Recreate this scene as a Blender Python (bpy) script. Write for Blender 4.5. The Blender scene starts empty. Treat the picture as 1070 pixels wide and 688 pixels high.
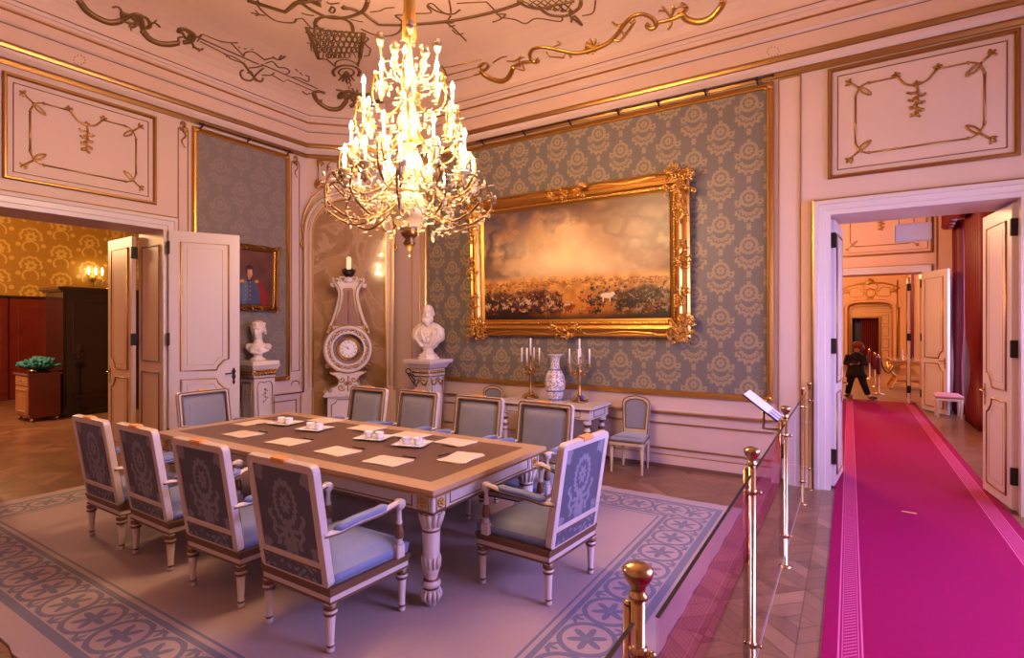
import bpy, bmesh, math, random
import numpy as np
from mathutils import Matrix, Vector
from mathutils.bvhtree import BVHTree
R = math.radians
PI = math.pi
random.seed(7)
rng = np.random.default_rng(5)
scene = bpy.context.scene
col = scene.collection

# ------------------------------------------------------------------ node maths
class NT:
    def __init__(s, nt): s.nt = nt
    def m(s, op, *a, clamp=False):
        n = s.nt.nodes.new('ShaderNodeMath'); n.operation = op; n.use_clamp = clamp
        for i, v in enumerate(a):
            if isinstance(v, X): s.nt.links.new(v.s, n.inputs[i])
            else: n.inputs[i].default_value = float(v)
        return X(n.outputs[0], s)
class X:
    def __init__(s, sock, T): s.s = sock; s.T = T
    def __add__(s, o): return s.T.m('ADD', s, o)
    __radd__ = __add__
    def __sub__(s, o): return s.T.m('SUBTRACT', s, o)
    def __rsub__(s, o): return s.T.m('SUBTRACT', o, s)
    def __mul__(s, o): return s.T.m('MULTIPLY', s, o)
    __rmul__ = __mul__
    def __truediv__(s, o): return s.T.m('DIVIDE', s, o)
    def lt(s, o): return s.T.m('LESS_THAN', s, o)
    def gt(s, o): return s.T.m('GREATER_THAN', s, o)
    def abs(s): return s.T.m('ABSOLUTE', s)
    def floor(s): return s.T.m('FLOOR', s)
    def frac(s): return s.T.m('FRACT', s)
    def sin(s): return s.T.m('SINE', s)
    def cos(s): return s.T.m('COSINE', s)
    def sqrt(s): return s.T.m('SQRT', s)
    def mod(s, o): return s.T.m('FLOORED_MODULO', s, o)
    def min(s, o): return s.T.m('MINIMUM', s, o)
    def max(s, o): return s.T.m('MAXIMUM', s, o)
    def atan2(s, o): return s.T.m('ARCTAN2', s, o)
def length(x, y): return (x*x + y*y).sqrt()
def mixn(a, b, f): return a*(1-f) + b*f if isinstance(f, X) else a
def band(v, c, w): return (v-c).abs().lt(w)

def mat(name, color=(.8, .8, .8), rough=.5, metal=0., emis=None, estr=0., fn=None, spec=.5, trans=0., ior=1.45, bump=None,
        noise=0., nscale=6., sheen=0., alpha=1., coat=0.):
    """fn(T, pos) -> (mask, colour_b, [mask2, colour_c]) drives the base colour"""
    m = bpy.data.materials.new(name); m.use_nodes = True
    nt = m.node_tree; b = nt.nodes['Principled BSDF']; T = NT(nt); L = nt.links.new
    b.inputs['Roughness'].default_value = rough; b.inputs['Metallic'].default_value = metal
    b.inputs['Specular IOR Level'].default_value = spec; b.inputs['IOR'].default_value = ior
    b.inputs['Transmission Weight'].default_value = trans; b.inputs['Coat Weight'].default_value = coat
    b.inputs['Sheen Weight'].default_value = sheen
    b.inputs['Base Color'].default_value = (*color, 1)
    if emis: b.inputs['Emission Color'].default_value = (*emis, 1); b.inputs['Emission Strength'].default_value = estr
    tc = nt.nodes.new('ShaderNodeTexCoord')
    cur = None
    def rgb(c):
        n = nt.nodes.new('ShaderNodeRGB'); n.outputs[0].default_value = (*c, 1); return n.outputs[0]
    def mix(fac, a, bb):
        n = nt.nodes.new('ShaderNodeMix'); n.data_type = 'RGBA'
        if isinstance(fac, X): L(fac.s, n.inputs[0])
        elif isinstance(fac, (int, float)): n.inputs[0].default_value = fac
        else: L(fac, n.inputs[0])
        L(a, n.inputs[6]); L(bb, n.inputs[7]); return n.outputs[2]
    if fn:
        sp = nt.nodes.new('ShaderNodeSeparateXYZ'); L(tc.outputs['Object'], sp.inputs[0])
        p = [X(sp.outputs[i], T) for i in range(3)]
        cur = rgb(color); height = None
        for item in fn(T, p):
            cur = mix(item[0], cur, rgb(item[1]) if isinstance(item[1], tuple) else item[1])
            if len(item) > 2: height = item[0]*item[2] if height is None else height + item[0]*item[2]
        if height is not None:
            bn = nt.nodes.new('ShaderNodeBump'); bn.inputs['Strength'].default_value = .6; bn.inputs['Distance'].default_value = .01
            L(height.s, bn.inputs['Height']); L(bn.outputs[0], b.inputs['Normal'])
    if noise:
        nz = nt.nodes.new('ShaderNodeTexNoise'); nz.inputs['Scale'].default_value = nscale; nz.inputs['Detail'].default_value = 5
        L(tc.outputs['Object'], nz.inputs['Vector'])
        v = X(nz.outputs['Fac'], T)
        f = ((v-.5)*noise*2 + 1)
        if cur is None: cur = rgb(color)
        vm = nt.nodes.new('ShaderNodeVectorMath'); vm.operation = 'SCALE'; L(cur, vm.inputs[0]); L(f.s, vm.inputs['Scale']); cur = vm.outputs[0]
    if bump:
        nz = nt.nodes.new('ShaderNodeTexNoise'); nz.inputs['Scale'].default_value = bump[0]; nz.inputs['Detail'].default_value = 3
        L(tc.outputs['Object'], nz.inputs['Vector'])
        bn = nt.nodes.new('ShaderNodeBump'); bn.inputs['Strength'].default_value = bump[1]; bn.inputs['Distance'].default_value = bump[2]
        L(nz.outputs['Fac'], bn.inputs['Height']); L(bn.outputs[0], b.inputs['Normal'])
    if cur is not None: L(cur, b.inputs['Base Color'])
    return m

def vmat(name, rough=.4):
    m = bpy.data.materials.new(name); m.use_nodes = True; nt = m.node_tree
    a = nt.nodes.new('ShaderNodeVertexColor'); a.layer_name = 'paint'
    nt.links.new(a.outputs[0], nt.nodes['Principled BSDF'].inputs['Base Color'])
    nt.nodes['Principled BSDF'].inputs['Roughness'].default_value = rough
    return m

# ------------------------------------------------------------------ pattern masks
def damask(u, v, cw, ch, T):
    c = (u/cw).floor()
    v2 = v + (c.mod(2))*(ch*.5)
    x = ((u/cw).frac()-.5)*cw; y = ((v2/ch).frac()-.5)*ch
    k = cw/.29*1.32
    ax = x.abs(); y0 = y-.10*k
    r = length(x, y0); th = x.atan2(y0)
    ring = band(r + (th*16).sin()*(.003*k), .060*k, .012*k)
    ros = (r + (th*8).cos()*(.005*k)).lt(.033*k)*(r.gt(.008*k))
    y1 = y-.035*k
    r2 = length(x, y1); t2 = x.atan2(y1*-1); at = t2.abs()
    fan = (r2 + (t2*15).cos()*(.012*k)).lt(.125*k)*r2.gt(.052*k)*at.lt(1.25)
    cut = band(r2 + (t2*15).cos()*(.006*k), .088*k, .006*k)
    stem = (t2*11).cos().abs().lt(.25)*r2.gt(.06*k)*r2.lt(.10*k)
    r3 = length(ax-.083*k, y1-.030*k); t3 = (ax-.083*k).atan2(y1)
    wing = (r3 + (t3*5).cos()*(.012*k)).lt(.034*k)*(r3.gt(.009*k))
    r4 = length(x*1.5, y+.135*k)
    tail = (r4+(x.atan2(y+.135*k)*6).cos()*(.006*k)).lt(.030*k)
    crown = (length(x*.8, y-.185*k)).lt(.014*k)
    return ring.max(ros).max(fan*(1-cut)*(1-stem)).max(wing).max(tail).max(crown)

def fdamask(axis, cw, ch, c2, faint=1.):
    def fn(T, p):
        u = p[axis] + 50; v = p[2] + 50
        return [(damask(u, v, cw, ch, T)*faint, c2)]
    return fn

def baroque(axis, c2):      # big golden scrolls of the next room
    def fn(T, p):
        u = p[axis]+50; v = p[2]+50; cw, ch = .60, .70
        c = (u/cw).floor(); v2 = v + c.mod(2)*(ch*.5)
        x = ((u/cw).frac()-.5)*cw; y = ((v2/ch).frac()-.5)*ch
        r = length(x, y); th = x.atan2(y)
        a = band(r+(th*10).sin()*.012, .2, .025)*(y.gt(-.08))
        b = (r+(th*7).cos()*.02).lt(.11)*r.gt(.04)
        c3 = band(length(x, y+.26)+(th*8).sin()*.01, .15, .02)
        d = (length(x.abs()-.24, y+.2)).lt(.05)
        return [(a.max(b).max(c3).max(d), c2)]
    return fn

def chairback(T, p):        # wreath over a flower spray, on the back of each armchair
    x, y, z = p; v = z-.75; ax = x.abs()
    r = length(x, v*.75); th = x.atan2(v)
    wre = band(r+(th*16).sin()*.006, .085, .014)
    ros = (r+(th*8).cos()*.010).lt(.04)*r.gt(.01)
    v2 = z-.57; r2 = length(x, v2); t2 = x.atan2(v2)
    fl = (r2+(t2*9).cos()*.022).lt(.065)*r2.gt(.015)
    v3 = z-.60
    br = band(ax+(v3*70).sin()*.012-.115-v3*.25, 0, .016)*(v3.abs().lt(.1))
    sw = band(length(ax-.06, z-.65)+(t2*12).sin()*.004, .055, .008)*(z.lt(.655))
    cor = (length(ax-.205, z-.90)+(th*20).sin()*.01).lt(.045)
    cor2 = (length(ax-.205, z-.50)+(t2*20).sin()*.01).lt(.035)
    low = ((x*55+(z*90).sin()).sin()*(z*95+(x*40).sin()*2).sin()).gt(.45)*z.lt(.44)
    f = length(ax-.0, z-.505)
    fl2 = (f+((x*90).sin()*.02)).lt(.05)
    return [(wre.max(ros).max(fl).max(br).max(sw).max(cor).max(cor2).max(low).max(fl2), (.22, .22, .29))]

def rugfn(hx, hy):
    def fn(T, p):
        x, y, _ = p
        dx = x.abs()*-1+hx; dy = y.abs()*-1+hy
        d = dx.min(dy); isx = dx.lt(dy)
        al = mixn(x, y, isx)
        stripe = band(d, .165, .026)
        l1 = band(d, .545, .018); l2 = band(d, .60, .009)
        s = ((al/.33).frac()-.5)*.33; t = d-.36
        r = length(s, t); th = s.atan2(t)
        ring = band(r, .15, .016)
        pet = (r + (th*6).cos()*.035).lt(.075)*r.gt(.014)
        cen = r.lt(.012)
        # leaves in the wedges between the rings
        s2 = ((al/.33+.5).frac()-.5)*.33; ta = t.abs()-.16
        rr = length(s2, ta); tt = s2.atan2(ta)
        leaf = (rr+(tt*7).cos()*.02).lt(.05)*r.gt(.166)
        inb = d.gt(.2)*d.lt(.52)
        pat = stripe.max(l1).max(l2).max(ring.max(pet).max(cen).max(leaf)*inb)
        inner = d.gt(.62)
        return [(pat, (.135, .135, .20)), (inner*.22, (.30, .23, .27))]
    return fn

def marblefn(T, p):
    x, y, z = p
    n = T.nt.nodes.new('ShaderNodeTexNoise'); n.inputs['Scale'].default_value = 1.6; n.inputs['Detail'].default_value = 8; n.inputs['Distortion'].default_value = 1.8
    tc = T.nt.nodes.new('ShaderNodeTexCoord'); T.nt.links.new(tc.outputs['Object'], n.inputs['Vector']); f = X(n.outputs['Fac'], T)
    v = ((f-.40)*3.5).max(0).min(1); w = (1-(f-.5).abs()*22).max(0)
    return [(v*.8, (.24, .125, .06)), (w*.45, (.55, .38, .24))]

def runnerfn(half):
    def fn(T, p):
        x, y, _ = p; d = x.abs()*-1+half
        a = band(d, .078, .004).max(band(d, .185, .004)).max(band(d, .095, .002)).max(band(d, .168, .002))
        s = ((y+x.abs()*1.0)/.035).frac()
        br = band(s, .5, .22)*band(d, .131, .030)
        k = band(d, .131, .055)
        return [(k*.35, (.34, .012, .11)), (a*.85, (.62, .13, .30)), (br*.7, (.56, .10, .27))]
    return fn

def parquet(T, p):
    x, y, _ = p; S = .62
    a = (x+y)*.7071+60; b = (x-y)*.7071+60
    i = (a/S).floor(); j = (b/S).floor()
    u = (a/S).frac()-.5; v = (b/S).frac()-.5
    q = u.abs().lt(v.abs())
    w = mixn(u, v, q)               # across planks direction
    pl = (w*5+.5).frac(); pid = (w*5+.5).floor()
    seam = band(pl, .0, .035).max(band(pl, 1., .035)).max(band(u.abs()-v.abs(), 0, .008))
    h = ((i*12.9+j*78.2+pid*37.7+q*11.3).sin()*43758.5).frac()
    return [(h*.9, (.31, .16, .10)), (((h*7.3).frac())*.65, (.11, .05, .035)), (seam*.6, (.04, .018, .012))]

PAINT = (.62, .465, .425)
M = dict(
    paint=mat('cream_paint', PAINT, .42, noise=.05, nscale=2.),
    paint2=mat('warm_cream_paint', (.62, .38, .20), .42),
    ceil=mat('ceiling_plaster', (.63, .44, .355), .6, noise=.05, nscale=1.5),
    white=mat('white_lacquer', (.62, .55, .57), .32),
    gold=mat('gilding', (.66, .37, .09), .3, 1., bump=(60, .5, .004)),
    goldd=mat('old_gilding', (.44, .24, .075), .32, 1., bump=(80, .5, .003)),
    bronze=mat('dark_bronze', (.20, .10, .035), .35, .9),
    paint3=mat('apricot_paint', (.66, .41, .31), .45),
    goldp=mat('gilt_stucco', (.22, .125, .05), .45, .6, bump=(60, .4, .003)),
    line=mat('brown_line', (.20, .11, .08), .5, .3),
    brass=mat('polished_brass', (.52, .36, .20), .22, 1.),
    iron=mat('dark_iron', (.03, .025, .025), .45, .6),
    dB=mat('silk_damask', (.150, .132, .120), .42, fn=fdamask(0, .30, .53, (.30, .225, .135)), sheen=.3),
    dA=mat('silk_damask_plain', (.185, .150, .140), .42, fn=fdamask(1, .30, .53, (.225, .18, .165)), sheen=.3),
    dG=mat('golden_damask', (.40, .20, .02), .45, fn=baroque(1, (.62, .38, .08))),
    marble=mat('ochre_marble', (.40, .235, .12), .12, fn=marblefn, coat=.3),
    rug=None,
    floor=mat('parquet', (.20, .095, .055), .3, fn=parquet, noise=.15, nscale=8, coat=.15),
    fabric=mat('blue_silk', (.15, .19, .40), .55, sheen=.4, noise=.10, nscale=14, bump=(30, .3, .004)),
    fabricg=mat('grey_silk', (.20, .20, .26), .5, sheen=.4, noise=.15, nscale=9, bump=(30, .3, .004)),
    cback=mat('chair_back_brocade', (.085, .088, .14), .5, fn=chairback),
    cpaint=mat('chair_paint', (.62, .53, .51), .38, noise=.06, nscale=20),
    cgold=mat('chair_gilding', (.19, .10, .055), .42, .5),
    crest=mat('crest_wood', (.75, .36, .12), .4),
    ttop=mat('table_wood', (.50, .33, .21), .28, noise=.08, nscale=12),
    tedge=mat('table_gilt_edge', (.38, .19, .06), .3, .6),
    leather=mat('table_leather', (.16, .085, .065), .42, noise=.08, nscale=30),
    paper=mat('paper', (.75, .62, .53), .7),
    pen=mat('black_pen', (.02, .02, .025), .3),
    china=mat('white_porcelain', (.86, .84, .86), .12),
    plaster=mat('white_marble', (.72, .62, .56), .4, noise=.05, nscale=8),
    crystal=mat('crystal', (.72, .58, .36), .08, spec=.9, noise=.15, nscale=30, trans=.4),
    flame=mat('bulb_glow', (1, .9, .7), .5, emis=(1, .74, .40), estr=38),
    wax=mat('candle_tube', (1, .9, .75), .4, emis=(1, .72, .38), estr=.9),
    wax2=mat('white_wax', (.92, .86, .80), .4),
    runner=None,
    glass=None,
    red=mat('crimson_velvet', (.13, .002, .007), .5),
    mahog=mat('mahogany', (.13, .018, .012), .15, noise=.35, nscale=3, coat=.4),
    dark=mat('black_brown_wood', (.018, .006, .006), .12, coat=.4),
    oak=mat('honey_wood', (.42, .18, .07), .3, noise=.2, nscale=9),
    teal=mat('teal_feathers', (.02, .16, .17), .8),
    skin=mat('skin', (.62, .30, .20), .5), hair=mat('reddish_hair', (.20, .05, .02), .6),
    coat=mat('black_coat', (.012, .012, .016), .7), shoe=mat('dark_shoe', (.02, .015, .015), .4),
    sky=mat('window_glass_bright', (.8, .85, 1), .3, emis=(.62, .60, 1.), estr=6.),
    print=mat('printed_card', (.72, .70, .82), .4, fn=lambda T, p: [(band((p[1]*9).frac(), .5, .3)*band(p[0]+p[2]*0, -.0, .06), (.12, .14, .30)), (band((p[1]*31).frac(), .5, .2)*p[0].gt(.02), (.7, .4, .3))]),
    porc=mat('painted_porcelain', (.74, .70, .74), .15),
)

# ------------------------------------------------------------------ mesh builder
class MB:
    def __init__(s, Mx=None): s.v = []; s.f = []; s.mi = []; s.k = 0; s.M = Mx or Matrix.Identity(4); s.sm = []
    def add(s, vs, fs, smooth=False, Mx=None):
        n = len(s.v); MM = s.M @ Mx if Mx is not None else s.M
        s.v += [tuple(MM @ Vector(q)) for q in vs]
        for f in fs: s.f.append([n+i for i in f]); s.mi.append(s.k); s.sm.append(smooth)
        return s
    def box(s, x0, x1, y0, y1, z0, z1, b=0., Mx=None):
        if b <= 0:
            vs = [(x, y, z) for z in (z0, z1) for y in (y0, y1) for x in (x0, x1)]
            return s.add(vs, [(0, 2, 3, 1), (4, 5, 7, 6), (0, 1, 5, 4), (2, 6, 7, 3), (0, 4, 6, 2), (1, 3, 7, 5)], Mx=Mx)
        b = min(b, (x1-x0)*.49, (y1-y0)*.49, (z1-z0)*.49)
        bm = bmesh.new(); bmesh.ops.create_cube(bm, size=1)
        for q in bm.verts: q.co = Vector(((x0+x1)/2+q.co.x*(x1-x0), (y0+y1)/2+q.co.y*(y1-y0), (z0+z1)/2+q.co.z*(z1-z0)))
        bmesh.ops.bevel(bm, geom=bm.edges[:], offset=b, segments=2, affect='EDGES')
        bm.verts.index_update()
        s.add([q.co[:] for q in bm.verts], [[q.index for q in f.verts] for f in bm.faces], Mx=Mx); bm.free(); return s
    def lathe(s, prof, n=20, cx=0, cy=0, z=0, mats=None, Mx=None, flute=0, fa=0., smooth=True):
        vs = []; fs = []
        for (r, h) in prof:
            for i in range(n):
                a = 2*PI*i/n; rr = r*(1-(fa if (flute and i % 2) else 0))
                vs.append((cx+rr*math.cos(a), cy+rr*math.sin(a), z+h))
        base = len(prof)
        for j in range(base-1):
            if mats: s.k = mats[j]
            fs = [(j*n+i, j*n+(i+1) % n, (j+1)*n+(i+1) % n, (j+1)*n+i) for i in range(n)]
            if j == 0 and len(s.v) is not None: pass
            s._defer(vs, fs, smooth, Mx, j == 0)
        s._defer(vs, [list(range(n))[::-1]], False, Mx, False); s._defer(vs, [[(base-1)*n+i for i in range(n)]], False, Mx, False)
        return s
    def _defer(s, vs, fs, smooth, Mx, first):
        if first:
            s._n = len(s.v); MM = s.M @ Mx if Mx is not None else s.M
            s.v += [tuple(MM @ Vector(q)) for q in vs]
        for f in fs: s.f.append([s._n+i for i in f]); s.mi.append(s.k); s.sm.append(smooth)
    def tube(s, pts, r, n=8, closed=False, Mx=None, flat=1., up=None):
        pts = [Vector(p) for p in pts]; N = len(pts); vs = []; prev = None
        rs = r if isinstance(r, (list, tuple)) else [r]*N
        for i, p in enumerate(pts):
            a = pts[(i-1) % N] if (closed or i > 0) else pts[i]; b = pts[(i+1) % N] if (closed or i < N-1) else pts[i]
            t = (b-a); t = t.normalized() if t.length > 1e-9 else Vector((0, 0, 1))
            if up is not None: w = Vector(up[i] if isinstance(up, list) else up)
            else: w = prev if prev is not None else (Vector((0, 0, 1)) if abs(t.z) < .9 else Vector((1, 0, 0)))
            x = t.cross(w)
            if x.length < 1e-6: x = t.cross(Vector((1, .3, .2)))
            x.normalize(); y = x.cross(t).normalized(); prev = y
            for k in range(n):
                c = 2*PI*k/n; vs.append(tuple(p + x*math.cos(c)*rs[i] + y*math.sin(c)*rs[i]*flat))
        fs = []
        for i in range(N if closed else N-1):
            j = (i+1) % N
            fs += [(i*n+k, i*n+(k+1) % n, j*n+(k+1) % n, j*n+k) for k in range(n)]
        if not closed: fs += [list(range(n))[::-1], [(N-1)*n+k for k in range(n)]]
        return s.add(vs, fs, True, Mx)
    def ball(s, c, r, n=10, m=7, sc=(1, 1, 1), Mx=None):
        vs = [(c[0], c[1], c[2]-r*sc[2])]; fs = []
        for j in range(1, m):
            a = PI*j/m
            for i in range(n):
                b = 2*PI*i/n; vs.append((c[0]+r*sc[0]*math.sin(a)*math.cos(b), c[1]+r*sc[1]*math.sin(a)*math.sin(b), c[2]-r*sc[2]*math.cos(a)))
        vs.append((c[0], c[1], c[2]+r*sc[2])); T = len(vs)-1
        for i in range(n):
            fs.append((0, 1+(i+1) % n, 1+i)); fs.append((T, T-n+i, T-n+(i+1) % n))
            for j in range(m-2): fs.append((1+j*n+i, 1+j*n+(i+1) % n, 1+(j+1)*n+(i+1) % n, 1+(j+1)*n+i))
        return s.add(vs, fs, True, Mx)
    def prism(s, pts, h0, h1, Mx=None):       # outline in (x,y) extruded along z
        n = len(pts)
        vs = [(p[0], p[1], h0) for p in pts]+[(p[0], p[1], h1) for p in pts]
        return s.add(vs, [list(range(n))[::-1], [n+i for i in range(n)]]+[(i, (i+1) % n, n+(i+1) % n, n+i) for i in range(n)], Mx=Mx)
    def ring(s, outer, inner, h0, h1, Mx=None):
        n = len(outer)
        vs = [(p[0], p[1], h) for h in (h0, h1) for p in outer]+[(p[0], p[1], h) for h in (h0, h1) for p in inner]
        fs = []
        for i in range(n):
            j = (i+1) % n
            fs += [(i, j, n+j, n+i), (2*n+j, 2*n+i, 3*n+i, 3*n+j), (n+i, n+j, 3*n+j, 3*n+i), (j, i, 2*n+i, 2*n+j)]
        return s.add(vs, fs, Mx=Mx)
    def frame(s, u0, u1, v0, v1, prof, Mx=None, sides=None):
        """mitred rectangular moulding; prof = [(inset, height)] open polyline, closed underneath"""
        P = prof; n = len(P); vs = []
        for (a, b, c, d) in ((u0, v0, 1, 1), (u1, v0, -1, 1), (u1, v1, -1, -1), (u0, v1, 1, -1)):
            for (i, h) in P: vs.append((a+c*i, b+d*i, h))
        fs = []
        for q in range(4):
            if sides is not None and q not in sides: continue
            r = (q+1) % 4
            for k in range(n-1): fs.append((q*n+k, r*n+k, r*n+k+1, q*n+k+1))
        return s.add(vs, fs, Mx=Mx)
    def cushion(s, q, z0, z1, bulge=.02, n=10, Mx=None, r=.03):
        """pillowy slab over the quad q (4 xy corners, ccw)"""
        vs = []; q = [Vector((*c, 0)) for c in q]
        def P(a, b): return (q[0]*(1-a)*(1-b)+q[1]*a*(1-b)+q[2]*a*b+q[3]*(1-a)*b)
        cen = P(.5, .5)
        for j in range(n+1):
            for i in range(n+1):
                a = i/n; b = j/n; e = min(a, 1-a, b, 1-b)*2
                p = P(a, b); z = z1-bulge*(1-min(1, e*1.6))**2 - (r*.8 if e == 0 else 0)
                vs.append((p.x, p.y, z))
        loop = [i for i in range(n+1)]+[j*(n+1)+n for j in range(1, n+1)]+[n*(n+1)+i for i in range(n-1, -1, -1)]+[j*(n+1) for j in range(n-1, 0, -1)]
        for w in loop:      # mid side bulges out, bottom comes back
            p = Vector(vs[w]); d = (p-cen); d.z = 0; vs.append((p.x+d.x*.03, p.y+d.y*.03, (z0+z1)/2))
        B = len(vs)-len(loop)
        for w in loop: vs.append((vs[w][0], vs[w][1], z0))
        C = len(vs)-len(loop); K = len(loop)
        fs = [(j*(n+1)+i, j*(n+1)+i+1, (j+1)*(n+1)+i+1, (j+1)*(n+1)+i) for j in range(n) for i in range(n)]
        fs += [(B+i, B+(i+1) % K, loop[(i+1) % K], loop[i]) for i in range(K)]
        fs += [(C+i, C+(i+1) % K, B+(i+1) % K, B+i) for i in range(K)]
        fs.append([C+i for i in range(K)][::-1])
        return s.add(vs, fs, True, Mx)
    def build(s, name, m, parent=None, fix=True):
        me = bpy.data.meshes.new(name); me.from_pydata(s.v, [], s.f)
        ms = m if isinstance(m, (list, tuple)) else [m]
        for q in ms: me.materials.append(q)
        me.polygons.foreach_set('material_index', s.mi); me.polygons.foreach_set('use_smooth', s.sm)
        if fix:
            bm = bmesh.new(); bm.from_mesh(me); bmesh.ops.recalc_face_normals(bm, faces=bm.faces[:]); bm.to_mesh(me); bm.free()
        me.update()
        o = bpy.data.objects.new(name, me); col.objects.link(o)
        if parent: o.parent = parent
        return o

def tag(o, label, cat, group=None):
    o['label'] = label; o['category'] = cat
    if group: o['group'] = group
    return o
def thing(name, label, cat, loc=(0, 0, 0), rz=0, group=None):
    o = bpy.data.objects.new(name, None); col.objects.link(o); o.location = loc; o.rotation_euler = (0, 0, rz); o.empty_display_size = .1
    return tag(o, label, cat, group)
def struct(mb, name, m, parent=None, fix=True):
    o = mb.build(name, m, parent, fix)
    if not parent: o['kind'] = 'structure'
    return o
def copy_tree(o, parent=None):
    c = o.copy(); col.objects.link(c); c.parent = parent
    for ch in o.children: copy_tree(ch, c)
    return c
def dup(root, loc, rz, label, group=None):
    r = copy_tree(root); r.location = loc; r.rotation_euler = (0, 0, rz); r['label'] = label
    if group: r['group'] = group
    return r
def rrect(x0, x1, y0, y1, r, n=4):
    pts = []
    for (cx, cy, a) in ((x1-r, y0+r, -90), (x1-r, y1-r, 0), (x0+r, y1-r, 90), (x0+r, y0+r, 180)):
        for i in range(n+1):
            t = R(a+90*i/n); pts.append((cx+r*math.cos(t), cy+r*math.sin(t)))
    return pts
def arcpts(cx, cy, rx, ry, a0, a1, n=12): return [(cx+rx*math.cos(R(a0+(a1-a0)*i/n)), cy+ry*math.sin(R(a0+(a1-a0)*i/n))) for i in range(n+1)]
def spiral(cx, cy, r0, r1, a0, turns, n=22):
    return [(cx+(r0+(r1-r0)*i/n)*math.cos(R(a0)+turns*2*PI*i/n), cy+(r0+(r1-r0)*i/n)*math.sin(R(a0)+turns*2*PI*i/n)) for i in range(n+1)]
def smoothpts(pts, k=4):
    out = []; n = len(pts)
    P = [Vector(p) for p in pts]
    for i in range(n-1):
        a = P[max(i-1, 0)]; b = P[i]; c = P[i+1]; d = P[min(i+2, n-1)]
        for j in range(k):
            t = j/k; out.append(.5*((2*b)+(c-a)*t+(2*a-5*b+4*c-d)*t*t+(3*b-a-3*c+d)*t**3))
    out.append(P[-1]); return [tuple(q) for q in out]

# frames of reference: (u to the right, v up, h out of the wall into the room)
def wallM(origin, u, n):
    u = Vector(u).normalized(); n = Vector(n).normalized()
    m = Matrix.Identity(4)
    for i in range(3): m[i][0] = u[i]; m[i][1] = (0, 0, 1)[i]; m[i][2] = n[i]; m[i][3] = origin[i]
    return m
D = 6.5; W = -7.37; XR = 2.1; YB = -1.3
WB = wallM((0, D, 0), (1, 0, 0), (0, -1, 0))
WA = wallM((W, 0, 0), (0, 1, 0), (1, 0, 0))
CH0 = (W, 5.55); CH1 = (-6.42, D); CL = math.hypot(CH1[0]-CH0[0], CH1[1]-CH0[1])
WC = wallM((CH0[0], CH0[1], 0), (1, 1, 0), (1, -1, 0))
# ================================================================== ROOM SHELL
def offset_poly(poly, d):
    n = len(poly); out = []
    for i in range(n):
        a = Vector(poly[i-1]); b = Vector(poly[i]); c = Vector(poly[(i+1) % n])
        e1 = (b-a).normalized(); e2 = (c-b).normalized()
        n1 = Vector((-e1.y, e1.x)); n2 = Vector((-e2.y, e2.x)); k = (n1+n2); k = k/(1+n1.dot(n2))
        out.append((b.x+k.x*d, b.y+k.y*d))
    return out
def sweep_loop(mb, poly, prof, cap=False, closed=True, smooth=False):
    vs = []; n = len(poly); K = len(prof)
    for (d, z) in prof: vs += [(x, y, z) for x, y in offset_poly(poly, d)]
    fs = [(k*n+i, k*n+(i+1) % n, (k+1)*n+(i+1) % n, (k+1)*n+i) for k in range(K-1) for i in range(n if closed else n-1)]
    if cap: fs.append([(K-1)*n+i for i in range(n)])
    mb.add(vs, fs, smooth)
ROOM = [(W, YB), (XR, YB), (XR, D), CH1, CH0]

floor = MB(); floor.box(-17.2, 2.7, -1.9, 28.5, -.1, 0)
struct(floor, 'floor', M['floor'])

PW = .63
WIN = [(2.3, 3.7), (4.5, 5.8), (8.0, 9.4), (11.9, 13.45), (16.5, 17.8), (20.2, 21.6)]
mb = MB(); y = -1.9
for a, b in WIN:
    mb.box(XR, XR+.5, y, a, 0, 5.6); mb.box(XR, XR+.5, a, b, 0, .35); mb.box(XR, XR+.5, a, b, 3.6, 5.6); y = b
mb.box(XR, XR+.5, y, 28.5, 0, 5.6)
wall_right = struct(mb, 'wall_right', M['paint'])
mb = MB(); mb.box(-17.2, XR, YB-.5, YB, 0, 5.6); wall_front = struct(mb, 'wall_front', M['paint'])
ZT = 4.8
DX0, DX1, DZ = -.165, 1.30, 2.86
mb = MB(); mb.box(-8, DX0, D, D+.65, 0, 5.6); mb.box(DX0, DX1, D, D+.65, DZ, 5.6); mb.box(DX1, XR, D, D+.65, 0, 5.6)
wall_back = struct(mb, 'wall_back', M['paint'])
AY0, AY1, AZ = 1.86, 3.42, 2.93
mb = MB(); mb.box(W-PW, W, YB, AY0, 0, 5.6); mb.box(W-PW, W, AY0, AY1, AZ, 5.6); mb.box(W-PW, W, AY1, D, 0, 5.6)
wall_left = struct(mb, 'wall_left', M['paint'])
mb = MB(); mb.prism([CH0, CH1, (W, D)], 0, 5.0)
wall_corner = struct(mb, 'wall_corner', M['paint'])

# ---- ceiling with its cove
prof = [(0, 4.62), (.05, 4.63), (.055, 4.82), (.085, 4.835), (.09, 4.93), (.12, 4.955), (.125, 5.0), (.15, 5.03)]
prof += [(.15+.85*(1-math.cos(R(a))), 5.03+.40*math.sin(R(a))) for a in range(10, 91, 10)]
mb = MB(); sweep_loop(mb, ROOM, prof, cap=True)
ceiling = struct(mb, 'ceiling', M['ceil'], fix=False)
cv = [Vector(v.co) for v in ceiling.data.vertices]; cbvh = BVHTree.FromPolygons(cv, [list(p.vertices) for p in ceiling.data.polygons])
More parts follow.
